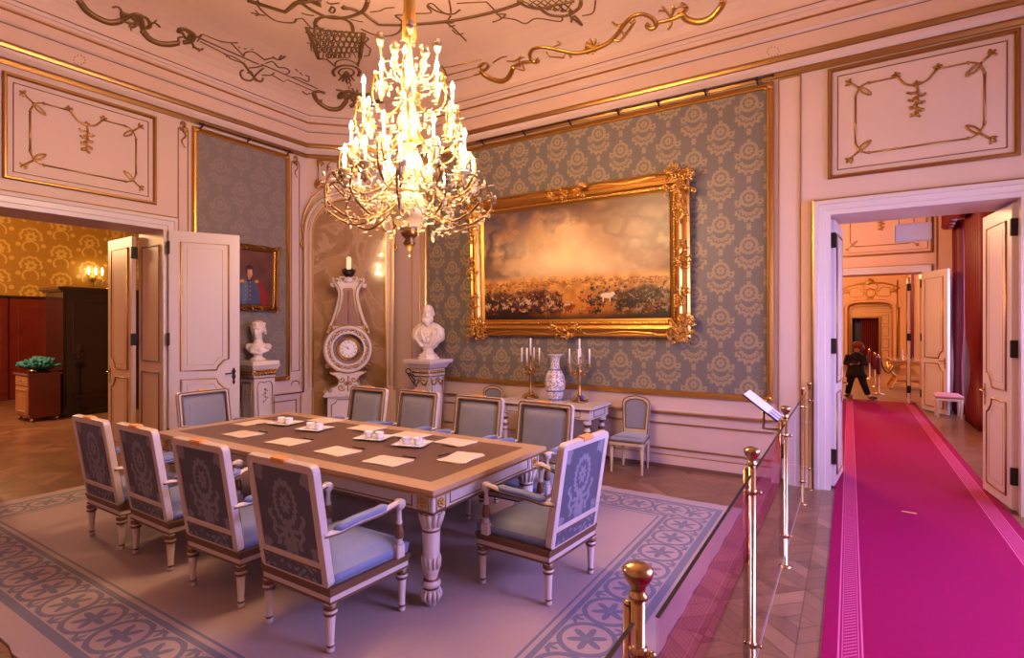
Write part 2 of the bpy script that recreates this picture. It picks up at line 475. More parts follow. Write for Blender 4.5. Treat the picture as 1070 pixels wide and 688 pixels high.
# cornice mouldings
mb = MB()
sweep_loop(mb, ROOM, [(0, 4.40), (.03, 4.40), (.045, 4.43), (.045, 4.44), (.03, 4.46)])
sweep_loop(mb, ROOM, [(.045, 4.555), (.075, 4.56), (.085, 4.585), (.085, 4.60), (.055, 4.62)])
sweep_loop(mb, ROOM, [(.086, 4.922), (.104, 4.93), (.104, 4.948), (.09, 4.955)])
g = struct(mb, 'trim_1', M['goldd'])
mb = MB()
sweep_loop(mb, ROOM, [(0, 4.46), (.035, 4.465), (.07, 4.51), (.075, 4.545), (.05, 4.556), (0, 4.56)])
sweep_loop(mb, ROOM, [(.1, 4.985), (.14, 4.99), (.145, 5.015), (.13, 5.03)])
sweep_loop(mb, ROOM, [(.03, 4.805), (.075, 4.81), (.095, 4.83), (.07, 4.845)])
struct(mb, 'trim_2', M['paint'])
mb = MB()
sweep_loop(mb, ROOM, [(.075, 4.549), (.08, 4.549), (.08, 4.557), (.06, 4.557)])
sweep_loop(mb, ROOM, [(.053, 4.80), (.06, 4.80), (.06, 4.806), (.053, 4.806)])
sweep_loop(mb, ROOM, [(.14, 5.028), (.158, 5.03), (.158, 5.036), (.15, 5.037)])
struct(mb, 'trim_3', M['line'])

# ---- gilt stucco drawn on the ceiling (points taken along sight lines, carried onto the real cove)
CAMP = Vector((0, 0, 1.7)); TH = R(32.1)
def sight(px, py):
    a = (px-535)/562; return Vector((-math.sin(TH)+math.cos(TH)*a, math.cos(TH)+math.sin(TH)*a, (341.5-py)/562))
def onceil(px, py):
    loc, nrm, i, d = cbvh.ray_cast(CAMP, sight(px, py).normalized())
    if loc is None: return None, None
    if nrm.dot(CAMP-loc) < 0: nrm = -nrm
    return loc+nrm*.004, nrm
def stuccoline(mb, pts, r, sm=True, flat=.45):
    if sm and len(pts) > 2: pts = smoothpts([(x, y, 0) for x, y in pts], 4)
    P = []; U = []
    for q in pts:
        l, n = onceil(q[0], q[1])
        if l is not None: P.append(l); U.append(n)
    if len(P) > 1: mb.tube(P, r, 6, up=U, flat=flat)
z2 = lambda L: [(230+x/5.29, y/5.29) for x, y in L]
z1 = lambda L: [(70+x/5.29, y/5.29) for x, y in L]
z3 = lambda L: [(430+x/3.057, y/3.057) for x, y in L]
def stucco(items):
    mb = MB()
    for pts, r, *s in items: stuccoline(mb, pts, r, *(s or []))
    return mb
def sprig(cx, cy, s, a0, n=5):
    out = []
    for i in range(n):
        a = R(a0 + (i-(n-1)/2)*38); L = s*(1-.12*abs(i-(n-1)/2))
        ex, ey = cx+L*math.cos(a), cy+L*math.sin(a)
        out.append(([(cx, cy), (cx+L*.5*math.cos(a+.35), cy+L*.5*math.sin(a+.35)), (ex, ey), (ex-L*.15*math.cos(a+1.2), ey-L*.15*math.sin(a+1.2))], .013))
    return out
left_items = [
 (z1([(65, 0), (110, 60), (170, 100), (240, 125), (300, 115)]), .035), (z1([(300, 115), (345, 90), (390, 80), (410, 110), (420, 165)]), .028),
 (z1([(300, 70), (350, 90), (420, 150), (460, 145), (440, 100), (395, 85)]), .02), (z1([(300, 65), (310, 110), (360, 130), (395, 120), (380, 85)]), .018),
 (z1([(250, 40), (285, 38), (305, 70)]), .013), (z1([(440, 150), (480, 125), (515, 150)]), .014), (z1([(480, 125), (495, 110)]), .01),
 (z1([(340, 140), (365, 150), (385, 135)]), .016), (z1([(405, 75), (412, 110), (408, 150)]), .018), (z1([(355, 170), (352, 150)]), .009),
 (z1([(415, 165), (450, 210), (500, 237), (560, 245), (620, 237)]), .035),
 (z1([(620, 237), (615, 210), (640, 205)]), .014), (z1([(620, 180), (625, 160), (660, 165), (700, 195), (690, 225), (640, 235)]), .03),
 (z1([(660, 170), (680, 190), (660, 215), (640, 185), (620, 165)]), .018), (z1([(700, 200), (725, 205), (745, 190)]), .014),
 (z1([(690, 225), (700, 255), (730, 275), (755, 268)]), .015), (z1([(700, 250), (695, 265)]), .01), (z1([(725, 265), (730, 285)]), .01),
 (z1([(720, 205), (1058, 355)]), .011, False), (z1([(735, 228), (890, 305)]), .009, False), (z1([(720, 228), (750, 188), (845, 228)]), .010, False),
 (z1([(880, 315), (895, 305), (940, 325), (985, 355)]), .009), (z1([(845, 228), (900, 235), (945, 235)]), .012), (z1([(905, 235), (975, 308)]), .011),
 (z2([(20, 295), (45, 310), (60, 325), (130, 350)]), .01), (z2([(125, 345), (190, 430), (225, 450), (238, 430)]), .017), (z2([(130, 385), (112, 400), (125, 435), (170, 445), (200, 410), (240, 375)]), .015),
 (z2([(150, 405), (170, 395), (190, 440), (205, 445)]), .013), (z2([(160, 375), (200, 370), (240, 360)]), .013), (z2([(230, 415), (280, 415), (300, 400)]), .011),
 (z2([(230, 355), (540, 490)]), .011, False), (z2([(290, 415), (350, 452), (370, 440), (520, 505)]), .009, False),
 (z2([(100, 262), (110, 262)]), .01), (z2([(130, 268), (145, 270)]), .01), (z2([(170, 270), (185, 274)]), .01),
 (z2([(130, 310), (140, 290), (180, 285), (220, 310), (245, 330)]), .012), (z2([(245, 330), (290, 320), (330, 330), (360, 310)]), .013), (z2([(290, 310), (320, 330), (340, 305)]), .012),
 (z2([(250, 350), (290, 340), (320, 370), (360, 375), (385, 395), (360, 412)]), .011), (z2([(415, 380), (430, 395)]), .009), (z2([(440, 400), (455, 415)]), .009),
 (z2([(400, 425), (440, 430), (485, 450), (490, 425), (470, 415)]), .011),
 (z2([(455, 505), (475, 520), (500, 515)]), .012), (z2([(580, 515), (550, 505), (515, 515), (530, 550), (565, 560)]), .026), (z2([(515, 510), (540, 560), (600, 600), (660, 600), (700, 555)]), .034),
]
corner_items = [(z2([(700, 560), (690, 535), (655, 540), (670, 515), (720, 505), (770, 520), (830, 520)]), .03), (z2([(720, 590), (760, 560), (740, 530), (700, 545)]), .03),
 (z2([(640, 495), (680, 505), (720, 540)]), .02), (z2([(760, 520), (790, 555), (850, 570), (880, 550)]), .03), (z2([(700, 465), (715, 455), (725, 475)]), .01), (z2([(710, 475), (715, 490)]), .01),
 (z2([(780, 600), (830, 590), (900, 560)]), .026), (z2([(660, 520), (700, 520), (740, 550), (780, 540)]), .03)]
right_items = [
 ([(462, 70), (470, 70), (503, 62)], .010, False), ([(463, 80), (504, 69)], .010, False), ([(464, 87), (497, 79)], .009, False), ([(461, 68), (466, 78), (463, 96), (470, 102), (474, 95), (466, 92)], .018),
 (z3([(215, 215), (235, 200), (245, 212), (228, 228), (222, 215)]), .022), (z3([(200, 240), (220, 235), (225, 215)]), .014),
 (z3([(220, 225), (240, 245), (285, 260), (312, 245), (326, 212)]), .034), (z3([(326, 212), (355, 200), (385, 198)]), .022),
 (z3([(262, 200), (285, 185), (305, 180)]), .012), (z3([(305, 195), (330, 195), (350, 180)]), .014), (z3([(330, 215), (360, 225), (350, 195)]), .013), (z3([(345, 215), (345, 190), (360, 182)]), .013),
 (z3([(400, 185), (405, 195), (390, 198), (378, 180), (385, 160), (405, 152), (430, 152), (470, 160), (520, 170), (570, 162), (620, 142), (655, 112), (690, 65), (730, 45), (765, 55), (782, 78), (768, 92), (752, 84), (758, 74)]), .026),
 (z3([(430, 165), (440, 180), (485, 185), (490, 165)]), .012, False), (z3([(455, 150), (475, 140), (465, 132)]), .011), (z3([(500, 165), (510, 185), (505, 170)]), .014),
 (z3([(655, 112), (645, 125), (665, 130), (685, 110), (715, 65)]), .016), (z3([(640, 70), (660, 80), (690, 70)]), .016), (z3([(690, 62), (705, 75), (715, 60)]), .013), (z3([(670, 95), (680, 110), (705, 80)]), .012),
 (z3([(785, 72), (830, 62), (868, 46)]), .022), (z3([(800, 20), (815, 35), (830, 60)]), .014), (z3([(790, 35), (810, 35), (825, 50)]), .012), (z3([(825, 62), (845, 25), (870, 20)]), .014), (z3([(835, 15), (835, 40)]), .012), (z3([(860, 8), (880, 20), (850, 45)]), .013),
 (z3([(830, 65), (830, 80), (820, 95)]), .012), (z3([(845, 50), (870, 40), (885, 25)]), .012),
 (z3([(865, 45), (880, 62), (915, 70), (955, 58), (988, 22), (996, 0)]), .036),
] + sprig(430+575/3.057, 150/3.057, 9, -60, 7) + sprig(430+575/3.057, 150/3.057, 8, 120, 5)
oval_items = [
 (z2([(150, 0), (360, 65), (420, 15), (500, 5), (555, 30), (540, 5)]), .034, False), (z2([(430, 0), (500, 50), (600, 95), (700, 95), (790, 60), (818, 0)]), .028),
 (z2([(790, 70), (875, 135), (1005, 137)]), .026, False), ([(418, 26), (435, 25), (472, 21.5), (512, 13.2), (541, 4), (545, 0)], .03),
 (z2([(210, 0), (215, 40), (300, 110), (400, 125), (420, 105)]), .014), (z2([(420, 105), (455, 100), (500, 150)]), .012, False), (z2([(170, 70), (200, 75), (250, 85)]), .013), (z2([(195, 55), (215, 80), (195, 85)]), .011),
 (z2([(780, 160), (850, 190), (930, 198), (990, 175), (1005, 120), (968, 85), (1020, 82)]), .014), (z2([(430, 0), (560, 0)]), .02, False),
 (z2([(675, 45), (720, 45), (760, 60)]), .03), (z2([(690, 30), (675, 45)]), .02), (z2([(610, 45), (620, 35), (635, 50), (625, 70), (605, 60), (612, 45)]), .014), (z2([(590, 10), (610, 20), (660, 15)]), .013),
 (z2([(450, 70), (480, 80), (520, 85)]), .012), (z2([(830, 65), (880, 60), (915, 45), (965, 40)]), .011), (z2([(720, 105), (760, 115), (790, 120)]), .011),
 (z3([(0, 42), (62, 40), (50, 20), (65, 10), (95, 35), (125, 45), (120, 0)]), .011), (z3([(145, 10), (240, 5), (285, 55)]), .011, False), (z3([(50, 15), (80, 35), (130, 45), (155, 30)]), .014),
 (z3([(108, 70), (130, 85), (150, 105), (175, 130)]), .012), (z3([(120, 85), (140, 80)]), .011), (z3([(130, 95), (148, 110), (165, 105)]), .011), (z3([(125, 50), (115, 70), (135, 72)]), .012),
 (z3([(285, 55), (330, 62), (365, 75), (400, 58), (475, 68), (480, 50)]), .011), (z3([(260, 70), (285, 60), (300, 45), (270, 45)]), .013), (z3([(500, 45), (530, 70), (545, 80), (520, 50), (510, 70)]), .015), (z3([(545, 50), (580, 40), (588, 0)]), .010),
]
mb = stucco(left_items); o = struct(mb, 'stucco_scrolls', M['goldp'], ceiling)
mb = stucco(corner_items + sprig(367, 100, 9, -20, 6)); struct(mb, 'corner_cartouche', M['goldp'], ceiling)
mb = stucco(right_items); struct(mb, 'stucco_scrolls', M['gold'], ceiling)
mb = stucco(oval_items); struct(mb, 'oval_band', M['goldp'], ceiling)
# lattice basket
TL, TRr, BRr, BLl = Vector((320.7, 28.4)), Vector((380.3, 34)), Vector((376, 60)), Vector((333, 61.4))
def lat(a, b): return tuple(TL*(1-a)*(1-b)+TRr*a*(1-b)+BRr*a*b+BLl*(1-a)*b)
items = [([lat(0, 0), lat(0, 1)], .028, False), ([lat(1, 0), lat(1, 1)], .028, False), ([lat(0, 0), lat(.33, .05), lat(.66, .05), lat(1, 0)], .014),
 ([lat(0, 1), (341, 61.4), (350, 69)], .018, False), ([lat(1, 1), (374, 68)], .016, False)]
for i in range(9):
    for j in range(5):
        if j == 4 and i in (0, 1, 7, 8): continue
        c = Vector(lat((i+.5+(j % 2)*.4)/9.4, (j+.5)/5))
        items.append(([tuple(c+Vector((3.1*math.cos(t*PI/4), 2.6*math.sin(t*PI/4)))) for t in range(9)], .009))
for i in range(8): items.append(([lat(i/8, 0), lat(min(1, i/8+.28), 1)], .007, False)); items.append(([lat((i+1)/8, 0), lat(max(0, (i+1)/8-.28), 1)], .007, False))
items += [(z2([(575, 160), (540, 150), (525, 125), (560, 95), (650, 92), (720, 125), (735, 170)]), .024), (z2([(520, 155), (530, 100)]), .014)]
items += [([(x, y) for x, y in arcpts(362, 75.6, 14, 7.5, 150, 390, 14)], .024), ([(x, y) for x, y in arcpts(362, 75.6, 8, 4.5, 0, 360, 12)], .016), ([(350, 69), (352, 64), (362, 62), (372, 66), (374, 69)], .014)]
for k in range(5): items.append(([(362, 74), (354+k*4, 84+(2-abs(k-2)))], .015))
items += [(z2([(475, 180), (490, 170), (520, 200)]), .014), (z2([(480, 235), (505, 240), (510, 220)]), .012), (z2([(800, 200), (820, 215), (800, 240), (835, 270)]), .012), (z2([(500, 240), (505, 280), (545, 285)]), .010, False), (z2([(830, 275), (825, 305), (795, 310)]), .010, False)]
struct(stucco(items), 'lattice_basket', M['goldp'], ceiling)
# oval trellis at the frame's top
items = [([(541, 0), (549, 6), (563, 9), (580, 5), (600, 1)], .022), ([(566, 10), (575, 15.5), (592, 16), (605, 8), (607, 0)], .024)]
for k in range(6): items.append(([(545+k*8, 0), (560+k*8, 8+k)], .009, False)); items.append(([(560+k*8, 0), (550+k*8, 7+k)], .009, False))
for k in range(6): items += sprig(556+k*8, 5+k, 3, 90, 3)
struct(stucco(items), 'oval_trellis', M['goldp'], ceiling)

mb = MB()      # perforated vents in the frieze
for (cx, cy) in ((83, 63), (808, 54)):
    for k in range(10):
        l, n = onceil(cx+6*math.cos(k*PI/5), cy+5*math.sin(k*PI/5))
        if l is not None: mb.ball(tuple(l), .006, 6, 4)
struct(mb, 'vent_holes', M['line'], ceiling)

# ---- mouldings on the walls
FR = [(0, 0), (0, .022), (.012, .03), (.03, .03), (.042, .014), (.042, 0)]
def fprof(w, h): return [(0, 0), (0, h*.7), (w*.3, h), (w*.7, h), (w, h*.45), (w, 0)]
def wstrokes(mb, items, h=.006):
    for pts, r, *s in items:
        pts = [(x, y, h) for x, y in pts]
        if len(pts) > 2 and not s: pts = smoothpts(pts, 4)
        mb.tube(pts, r, 6, up=(0, 0, 1), flat=.6)
def sprig2(cx, cy, s, a0, n=5, sp=38, r=.008):
    out = []
    for i in range(n):
        a = R(a0+(i-(n-1)/2)*sp); L = s*(1-.12*abs(i-(n-1)/2))
        out.append(([(cx, cy), (cx+L*.5*math.cos(a+.35), cy+L*.5*math.sin(a+.35)), (cx+L*math.cos(a), cy+L*math.sin(a))], r))
    return out
def overdoor(parent, WM, u0, u1, v0, v1, hw=.5, gm='goldd'):
    mb = MB(WM); mb.frame(u0, u1, v0, v1, fprof(.038, .035)); mb.build('panel_frame', M[gm], parent)
    mb = MB(WM); mb.frame(u0+.085, u1-.085, v0+.085, v1-.085, fprof(.008, .010)); mb.build('inner_line', M['line'], parent)
    c = (u0+u1)/2; a, b = v0+.22, v1-.22; L, Rr = c-hw, c+hw; k = .10
    it = [([(L+k, a), (Rr-k, a)], .009), ([(L, a+k+.02), (L, b-k-.02)], .009), ([(Rr, a+k+.02), (Rr, b-k-.02)], .009), ([(L+k, b), (c-.15, b)], .009), ([(c+.15, b), (Rr-k, b)], .009),
          ([(c-.17, b+.02), (c-.14, b-.02), (c-.08, b-.09), (c, b-.11), (c+.08, b-.09), (c+.14, b-.02), (c+.17, b+.02)], .011)]
    for sx, sy, X_, Y_ in ((1, 1, L, a), (-1, 1, Rr, a), (1, -1, L, b), (-1, -1, Rr, b)):
        it.append(([(X_+sx*k, Y_), (X_+sx*k*.4, Y_+sy*k*.3), (X_, Y_+sy*k*1.1)], .009))
        # leaf crossing inward, sprig outward
        it.append(([(X_+sx*.02, Y_+sy*.02), (X_+sx*.09, Y_+sy*.06), (X_+sx*.13, Y_+sy*.12), (X_+sx*.06, Y_+sy*.09), (X_+sx*.02, Y_+sy*.02)], .010))
        it.append(([(X_+sx*.03, Y_+sy*.03), (X_-sx*.07, Y_-sy*.06)], .010))
        it += sprig2(X_-sx*.035, Y_-sy*.03, .06, math.degrees(math.atan2(-sy*.8, -sx)), 3, 45, .010)
        it.append(([(X_+sx*k*1.15-.012, Y_+.012), (X_+sx*k*1.15+.012, Y_-.012)], .012)); it.append(([(X_-.012, Y_+sy*k*1.25), (X_+.012, Y_+sy*k*1.25)], .012))
    y = b-.11
    it.append(([(c, y), (c+.012, y-.10), (c-.005, y-.2), (c+.01, y-.3)], .010))
    for j in range(7):
        yy = y-.07-j*.036; sx = 1 if j % 2 else -1
        it.append(([(c, yy), (c+sx*.045, yy-.01), (c+sx*.075*(1-.08*j), yy+.012)], .012)); it.append(([(c, yy-.01), (c-sx*.03, yy-.03)], .012))
    it += sprig2(c-.165, b+.01, .045, 60, 4, 60, .011)+sprig2(c+.165, b+.01, .045, 120, 4, 60, .011)+sprig2(c, b-.11, .04, 90, 5, 50, .010)
    mb = MB(WM); wstrokes(mb, it); mb.build('gilt_garland', M[gm], parent)
overdoor(wall_back, WB, -.191, 1.296, 3.232, 4.375)
overdoor(wall_left, WA, 1.895, 3.343, 3.225, 4.33)

def casing(parent, WM, u0, u1, v1, w=.15, gm='goldd'):
    mb = MB(WM); P = [(0, 0), (0, .05), (w*.25, .055), (w*.3, .04), (w*.65, .035), (w*.7, .025), (w, .02), (w, 0)]
    mb.frame(u0-w, u1+w, -2, v1+w, P, sides=(1, 2, 3)); n = len(mb.v)
    mb.v = [(x, y, max(z, 0)) for x, y, z in mb.v]; mb.build('door_casing', M['white'], parent)
    mb = MB(WM); mb.frame(u0-w-.014, u1+w+.014, .02, v1+w+.014, [(0, 0), (0, .045), (.014, .05), (.02, .048)], sides=(1, 2, 3)); mb.build('casing_edge', M[gm], parent)
casing(wall_back, WB, DX0, DX1, DZ)
casing(wall_left, WA, AY0, AY1, AZ, .16)
# jamb panelling in the thickness of the left doorway
mb = MB()
for (z0, z1) in ((1.25, 2.75), (.2, 1.12)):
    m2 = wallM((W, AY1, 0), (-1, 0, 0), (0, -1, 0)); mb.M = m2; mb.frame(.08, .55, z0, z1, fprof(.02, .012))
mb.build('jamb_moulding', M['line'], wall_left)

# ---- wall B (back wall): damask field, rails, dado
mb = MB(WB); mb.box(-5.65, -.745, .915, 4.33, 0, .012); mb.build('damask_panel', M['dB'], wall_back)
mb = MB(WB); mb.frame(-5.70, -.70, .87, 4.375, [(0, 0), (0, .03), (.015, .05), (.035, .055), (.05, .035), (.06, .035), (.065, .012)])
for (u, v) in ((-.745, 4.32), (-5.66, 4.32), (-.745, .915), (-5.66, .915)):
    mb.ball((u, v, .05), .028, sc=(1, 1, .7)); mb.ball((u+.03, v-.02, .05), .018); mb.ball((u-.03, v-.025, .05), .018)
mb.build('damask_frame', M['gold'], wall_back)
mb = MB(WB)
mb.frame(-.66, -.437, .12, 4.39, fprof(.012, .018)); mb.frame(-5.98, -5.80, .95, 4.30, fprof(.012, .018))
mb.box(-6.2, -.70, .655, .675, 0, .045, .008); mb.box(-6.2, -.70, .53, .542, 0, .018); mb.box(-6.2, -.70, .228, .242, 0, .022, .004); mb.box(-6.2, -.70, .15, .160, 0, .016)
mb.build('dado_gilding', M['gold'], wall_back)
mb = MB(WB); mb.box(-6.3, -.32, .675, .70, 0, .03, .006); mb.box(-6.3, -.32, 0, .15, 0, .022); mb.box(-.72, -.335, 0, .22, 0, .035); mb.box(-.43, -.335, .22, 3.0, 0, .012)
mb.build('dado_moulding', M['paint'], wall_back)
mb = MB(WB); mb.box(-.435, -.345, .22, 3.02, 0, .016); mb.build('ochre_strip', M['paint2'], wall_back)
mb = MB(WB); mb.box(-6.3, -.35, 0, .045, 0, .03); baseboard = mb.build('baseboard_strip', M['line'], wall_back)
# ---- wall A (left wall)
mb = MB(WA); mb.box(3.82, 5.184, .915, 4.31, 0, .012); mb.build('damask_panel', M['dA'], wall_left)
mb = MB(WA); mb.frame(3.77, 5.235, .87, 4.355, [(0, 0), (0, .03), (.015, .05), (.035, .055), (.05, .035), (.06, .035), (.065, .012)])
for (u, v) in ((5.19, 4.31), (3.82, 4.31), (5.19, .915)): mb.ball((u, v, .05), .028, sc=(1, 1, .7)); mb.ball((u-.03, v-.02, .05), .018)
mb.build('damask_frame', M['gold'], wall_left)
mb = MB(WA); mb.frame(5.27, 5.42, 1.0, 4.28, fprof(.010, .015)); mb.frame(3.60, 3.73, 1.0, 4.28, fprof(.010, .015))
mb.box(3.6, 5.5, .655, .672, 0, .04); mb.frame(3.7, 5.36, .2, .56, fprof(.012, .02))
for u in (5.345, 3.665):
    wstrokes(mb, sprig2(u, 4.30, .07, -90, 5, 40, .012)+[([(u, 4.3), (u+.03, 4.2), (u-.02, 4.12), (u+.02, 4.04)], .010), ([(u-.03, 4.33), (u, 4.36), (u+.03, 4.33)], .02)], .02)
wstrokes(mb, [([(5.27, .78), (5.28, .83), (5.34, .85), (5.40, .83), (5.41, .78)], .008)], .01)
mb.build('wall_gilding', M['goldd'], wall_left)
mb = MB(WA); mb.box(3.58, 5.5, 0, .12, 0, .025); mb.box(3.58, 5.5, .60, .655, 0, .02); mb.build('dado_moulding', M['paint'], wall_left)
# ---- picture rails
def prail(WM, a, b, z, parent, ks):
    mb = MB(WM); mb.tube([(a, z, .10), (b, z, .10)], .009, 8)
    for k in ks:
        u = a+(b-a)*k; mb.ball((u, z, .10), .022); mb.tube([(u, z, .10), (u, z-.03, .05), (u, z-.05, 0)], .010)
    for e in (a, b): mb.ball((e, z, .10), .016)
    return mb.build('picture_rail', M['iron'], parent)
prail(WB, -4.62, -.70, 4.41, wall_back, (.02, .2, .38, .55, .68, .82, .96))
prail(WA, 3.83, 5.22, 4.385, wall_left, (.03, .5, .97))

# ---- corner pier with the marble niche
c = CL/2
hw = .56; zs = 3.20; pts = [(c+hw, .02), (c+hw, zs)]+[(c+hw*math.cos(R(a)), zs+.56*math.sin(R(a))) for a in range(10, 171, 10)]+[(c-hw, zs), (c-hw, .02)]
mb = MB(WC); mb.prism(pts, 0, .012); mb.build('marble_field', M['marble'], wall_corner)
def arch_ring(mb, h0, h1, w0, w1, z0=0.0, zz=zs, half=hw):
    def line(w): return [(c+half+w, z0), (c+half+w, zz)]+[(c+(half+w)*math.cos(R(a)), zz+(.56+w)*math.sin(R(a))) for a in range(9, 172, 9)]+[(c-half-w, zz), (c-half-w, z0)]
    o_, i_ = line(w1), line(w0); n = len(o_)
    vs = [(p[0], p[1], h) for h in (h0, h1) for p in o_]+[(p[0], p[1], h) for h in (h0, h1) for p in i_]
    fs = []
    for i in range(n-1): j = i+1; fs += [(i, j, n+j, n+i), (2*n+j, 2*n+i, 3*n+i, 3*n+j), (n+i, n+j, 3*n+j, 3*n+i)]
    mb.add(vs, fs)
mb = MB(WC); arch_ring(mb, 0, .07, .02, .06); arch_ring(mb, 0, .045, .06, .09); arch_ring(mb, 0, .12, .09, .125)
for s in (-1, 1): mb.box(c+s*(hw+.09)-.075, c+s*(hw+.09)+.075, 0, .66, 0, .14); mb.box(c+s*(hw+.08)-.05, c+s*(hw+.08)+.05, .66, .72, 0, .10)
mb.build('niche_frame', M['paint'], wall_corner)
mb = MB(WC); arch_ring(mb, .0, .085, .0, .02, .72); arch_ring(mb, 0, .13, .122, .134, .72); arch_ring(mb, 0, .075, .056, .062, .72)
it = []
for s in (-1, 1):
    ex = c+s*.70
    it += [([(c+s*.28, 4.02), (c+s*.36, 3.95), (c+s*.45, 3.86), (c+s*.58, 3.74), (c+s*.68, 3.52), (c+s*.72, 3.3), (c+s*.70, 3.1), (c+s*.74, 3.0), (c+s*.70, 2.94)], .016),
           ([(c+s*.48, 4.35), (c+s*.48, 3.98)], .010), ([(c+s*.34, 4.28), (c+s*.34, 4.02)], .008), ([(c+s*.34, 4.28), (c+s*.26, 4.34), (c+s*.14, 4.33), (c+s*.08, 4.27)], .009), ([(c+s*.48, 4.36), (c+s*.05, 4.36)], .009)]
    it += sprig2(c+s*.44, 4.33, .08, -60 if s > 0 else -120, 5, 40, .016)+sprig2(c+s*.46, 3.95, .1, 90, 6, 45, .018)+sprig2(c+s*.30, 4.25, .06, 200, 4, 40, .010)
it += sprig2(c, 3.9, .14, 90, 7, 30, .018)
m2 = MB(WC); wstrokes(m2, it, .10); mb.v += []; 
n0 = len(mb.v); mb.v += m2.v; mb.f += [[i+n0 for i in f] for f in m2.f]; mb.mi += m2.mi; mb.sm += m2.sm
mb.build('niche_gilding', M['goldd'], wall_corner)

# ---- doors ---------------------------------------------------------------
def door_leaf(n, hinge, ang, w, h, side=1, handle=True, mt='white', T=.05, gm='goldd', hx=.07, z0=.02):
    """local x from hinge to free edge; faces at y=+-T/2"""
    mb = MB(); mb.box(0, w, -T/2, T/2, z0, h, .006)
    root = struct(mb, 'door_%d' % n, M[mt]); root.location = (*hinge, 0); root.rotation_euler = (0, 0, ang)
    g = MB(); p = MB()
    for s in (-1, 1):
        Fm = wallM((0, s*T/2, 0), (1, 0, 0), (0, s, 0))
        zl = h*.37
        def outline(x0, x1, y0, y1, r, low):
            # inward-notched corner near the lock
            pts = []
            if low:  # lower panel: notched top corners
                pts = [(x0, y0), (x1, y0), (x1, y1-r), (x1-r*.4, y1-r*.9), (x1-r*.85, y1-r*.4), (x1-r, y1), (x0, y1)]
            else: pts = [(x0, y0), (x1-r, y0), (x1-r*.85, y0+r*.4), (x1-r*.4, y0+r*.9), (x1, y0+r), (x1, y1), (x0, y1)]
            return pts
        for (y0, y1, low) in ((zl+.05, h-.14, False), (.12, zl-.06, True)):
            o_ = outline(.13, w-.13, y0, y1, .14, low)
            g.tube([(x, y, .004) for x, y in o_], .012, 6, closed=True, Mx=Fm, up=tuple((Fm.to_3x3() @ Vector((0, 0, 1))) if 0 else (0, 0, 1)), flat=.8)
            i_ = outline(.20, w-.20, y0+.07, y1-.07, .10, low)
            g.tube([(x, y, .004) for x, y in i_], .005, 6, closed=True, Mx=Fm, up=(0, 0, 1), flat=.8)
            p.prism(outline(.145, w-.145, y0+.015, y1-.015, .14, low), 0, .006, Mx=Fm)
    p.build('raised_panel', M[mt], root); g.build('gilt_moulding', M[gm], root)
    for z in (.25, h*.5, h-.3):
        k = MB(); k.box(-.018, .012, -T/2-.014, T/2+.014, z, z+.16, .004); k.build('hinge', M['iron'], root)
    if handle:
        k = MB()
        for s in (-1, 1):
            Fm = wallM((w-hx, s*T/2, h*.355), (1, 0, 0), (0, s, 0))
            k.prism([(0, -.11), (.018, -.08), (.012, -.04), (.026, 0), (.014, .035), (.026, .07), (.012, .10), (0, .12), (-.012, .10), (-.026, .07), (-.014, .035), (-.026, 0), (-.012, -.04), (-.018, -.08)], 0, .006, Mx=Fm)
            k.tube([(0, .05, 0), (0, .05, .045), (-.05, .048, .05), (-.10, .04, .045)], .008, 8, Mx=Fm)
        k.build('handle', M['iron' if mt == 'white' and n == 1 else 'brass'], root)
    return root
def ang(a, b): return math.atan2(b[1]-a[1], b[0]-a[0])
door_leaf(1, (-7.30, 3.46), ang((-7.30, 3.46), (-6.93, 4.18)), .80, 2.92)
door_leaf(2, (-8.04, 3.38), ang((-8.04, 3.38), (-8.86, 3.41)), .78, 2.90, mt='paint')
door_leaf(3, (-.155, 6.60), ang((-.155, 6.60), (-.085, 7.35)), .74, 2.83)
door_leaf(4, (1.285, 6.60), ang((1.285, 6.60), (1.19, 7.4)), .74, 2.83)

# ---- right wall windows of the room
def window(n, a, b, z0=.35, z1=3.6):
    mb = MB(); x = XR+.35
    for y in (a, b-.07, (a+b)/2-.04): mb.box(x, x+.07, y, y+.07, z0, z1)
    for z in (z0, z1-.07, z0+(z1-z0)*.68, z0+(z1-z0)*.34): mb.box(x+.005, x+.065, a+.07, b-.07, z, z+.05)
    w = struct(mb, 'window_%d' % n, M['white'])
    mb = MB(); mb.box(x+.08, x+.09, a, b, z0, z1); mb.build('pane', M['sky'], w)
    mb = MB(); mb.box(XR-.04, XR+.36, a-.04, b+.04, z0-.05, z0-.002, .01); mb.build('sill', M['white'], w)
for i, (a, b) in enumerate(WIN): window(i+1, a, b)
# ================================================================== NEIGHBOURING ROOMS
# left (west) room behind door 1
mb = MB(); mb.box(-17.2, -17.0, YB, 9, 0, 5.4); s_ = struct(mb, 'wall_left_room_far', M['paint'])
mb = MB(); mb.box(-17.0, -16.985, -1.2, 3.66, 1.0, 4.9); mb.box(-17.0, -16.985, 3.74, 8.9, 1.0, 4.9); mb.build('damask_panel', M['dG'], s_)
mb = MB(); mb.box(-17.0, -16.96, 3.60, 3.66, 1.0, 4.9, .01); mb.box(-17.0, -16.96, 5.9+3, 5.96+3, 1.0, 4.9); mb.box(-17, -16.96, 3.78, 3.80, 1.0, 4.9)
mb.build('gilt_moulding', M['gold'], s_)
mb = MB(); mb.box(-17.2, -8, 9, 9.2, 0, 5.4); struct(mb, 'wall_left_room_back', M['paint'])
mb = MB(); mb.box(-8.0, -7.9, 6.5+.65, 9.2, 0, 5.4); struct(mb, 'wall_left_room_side', M['paint'])
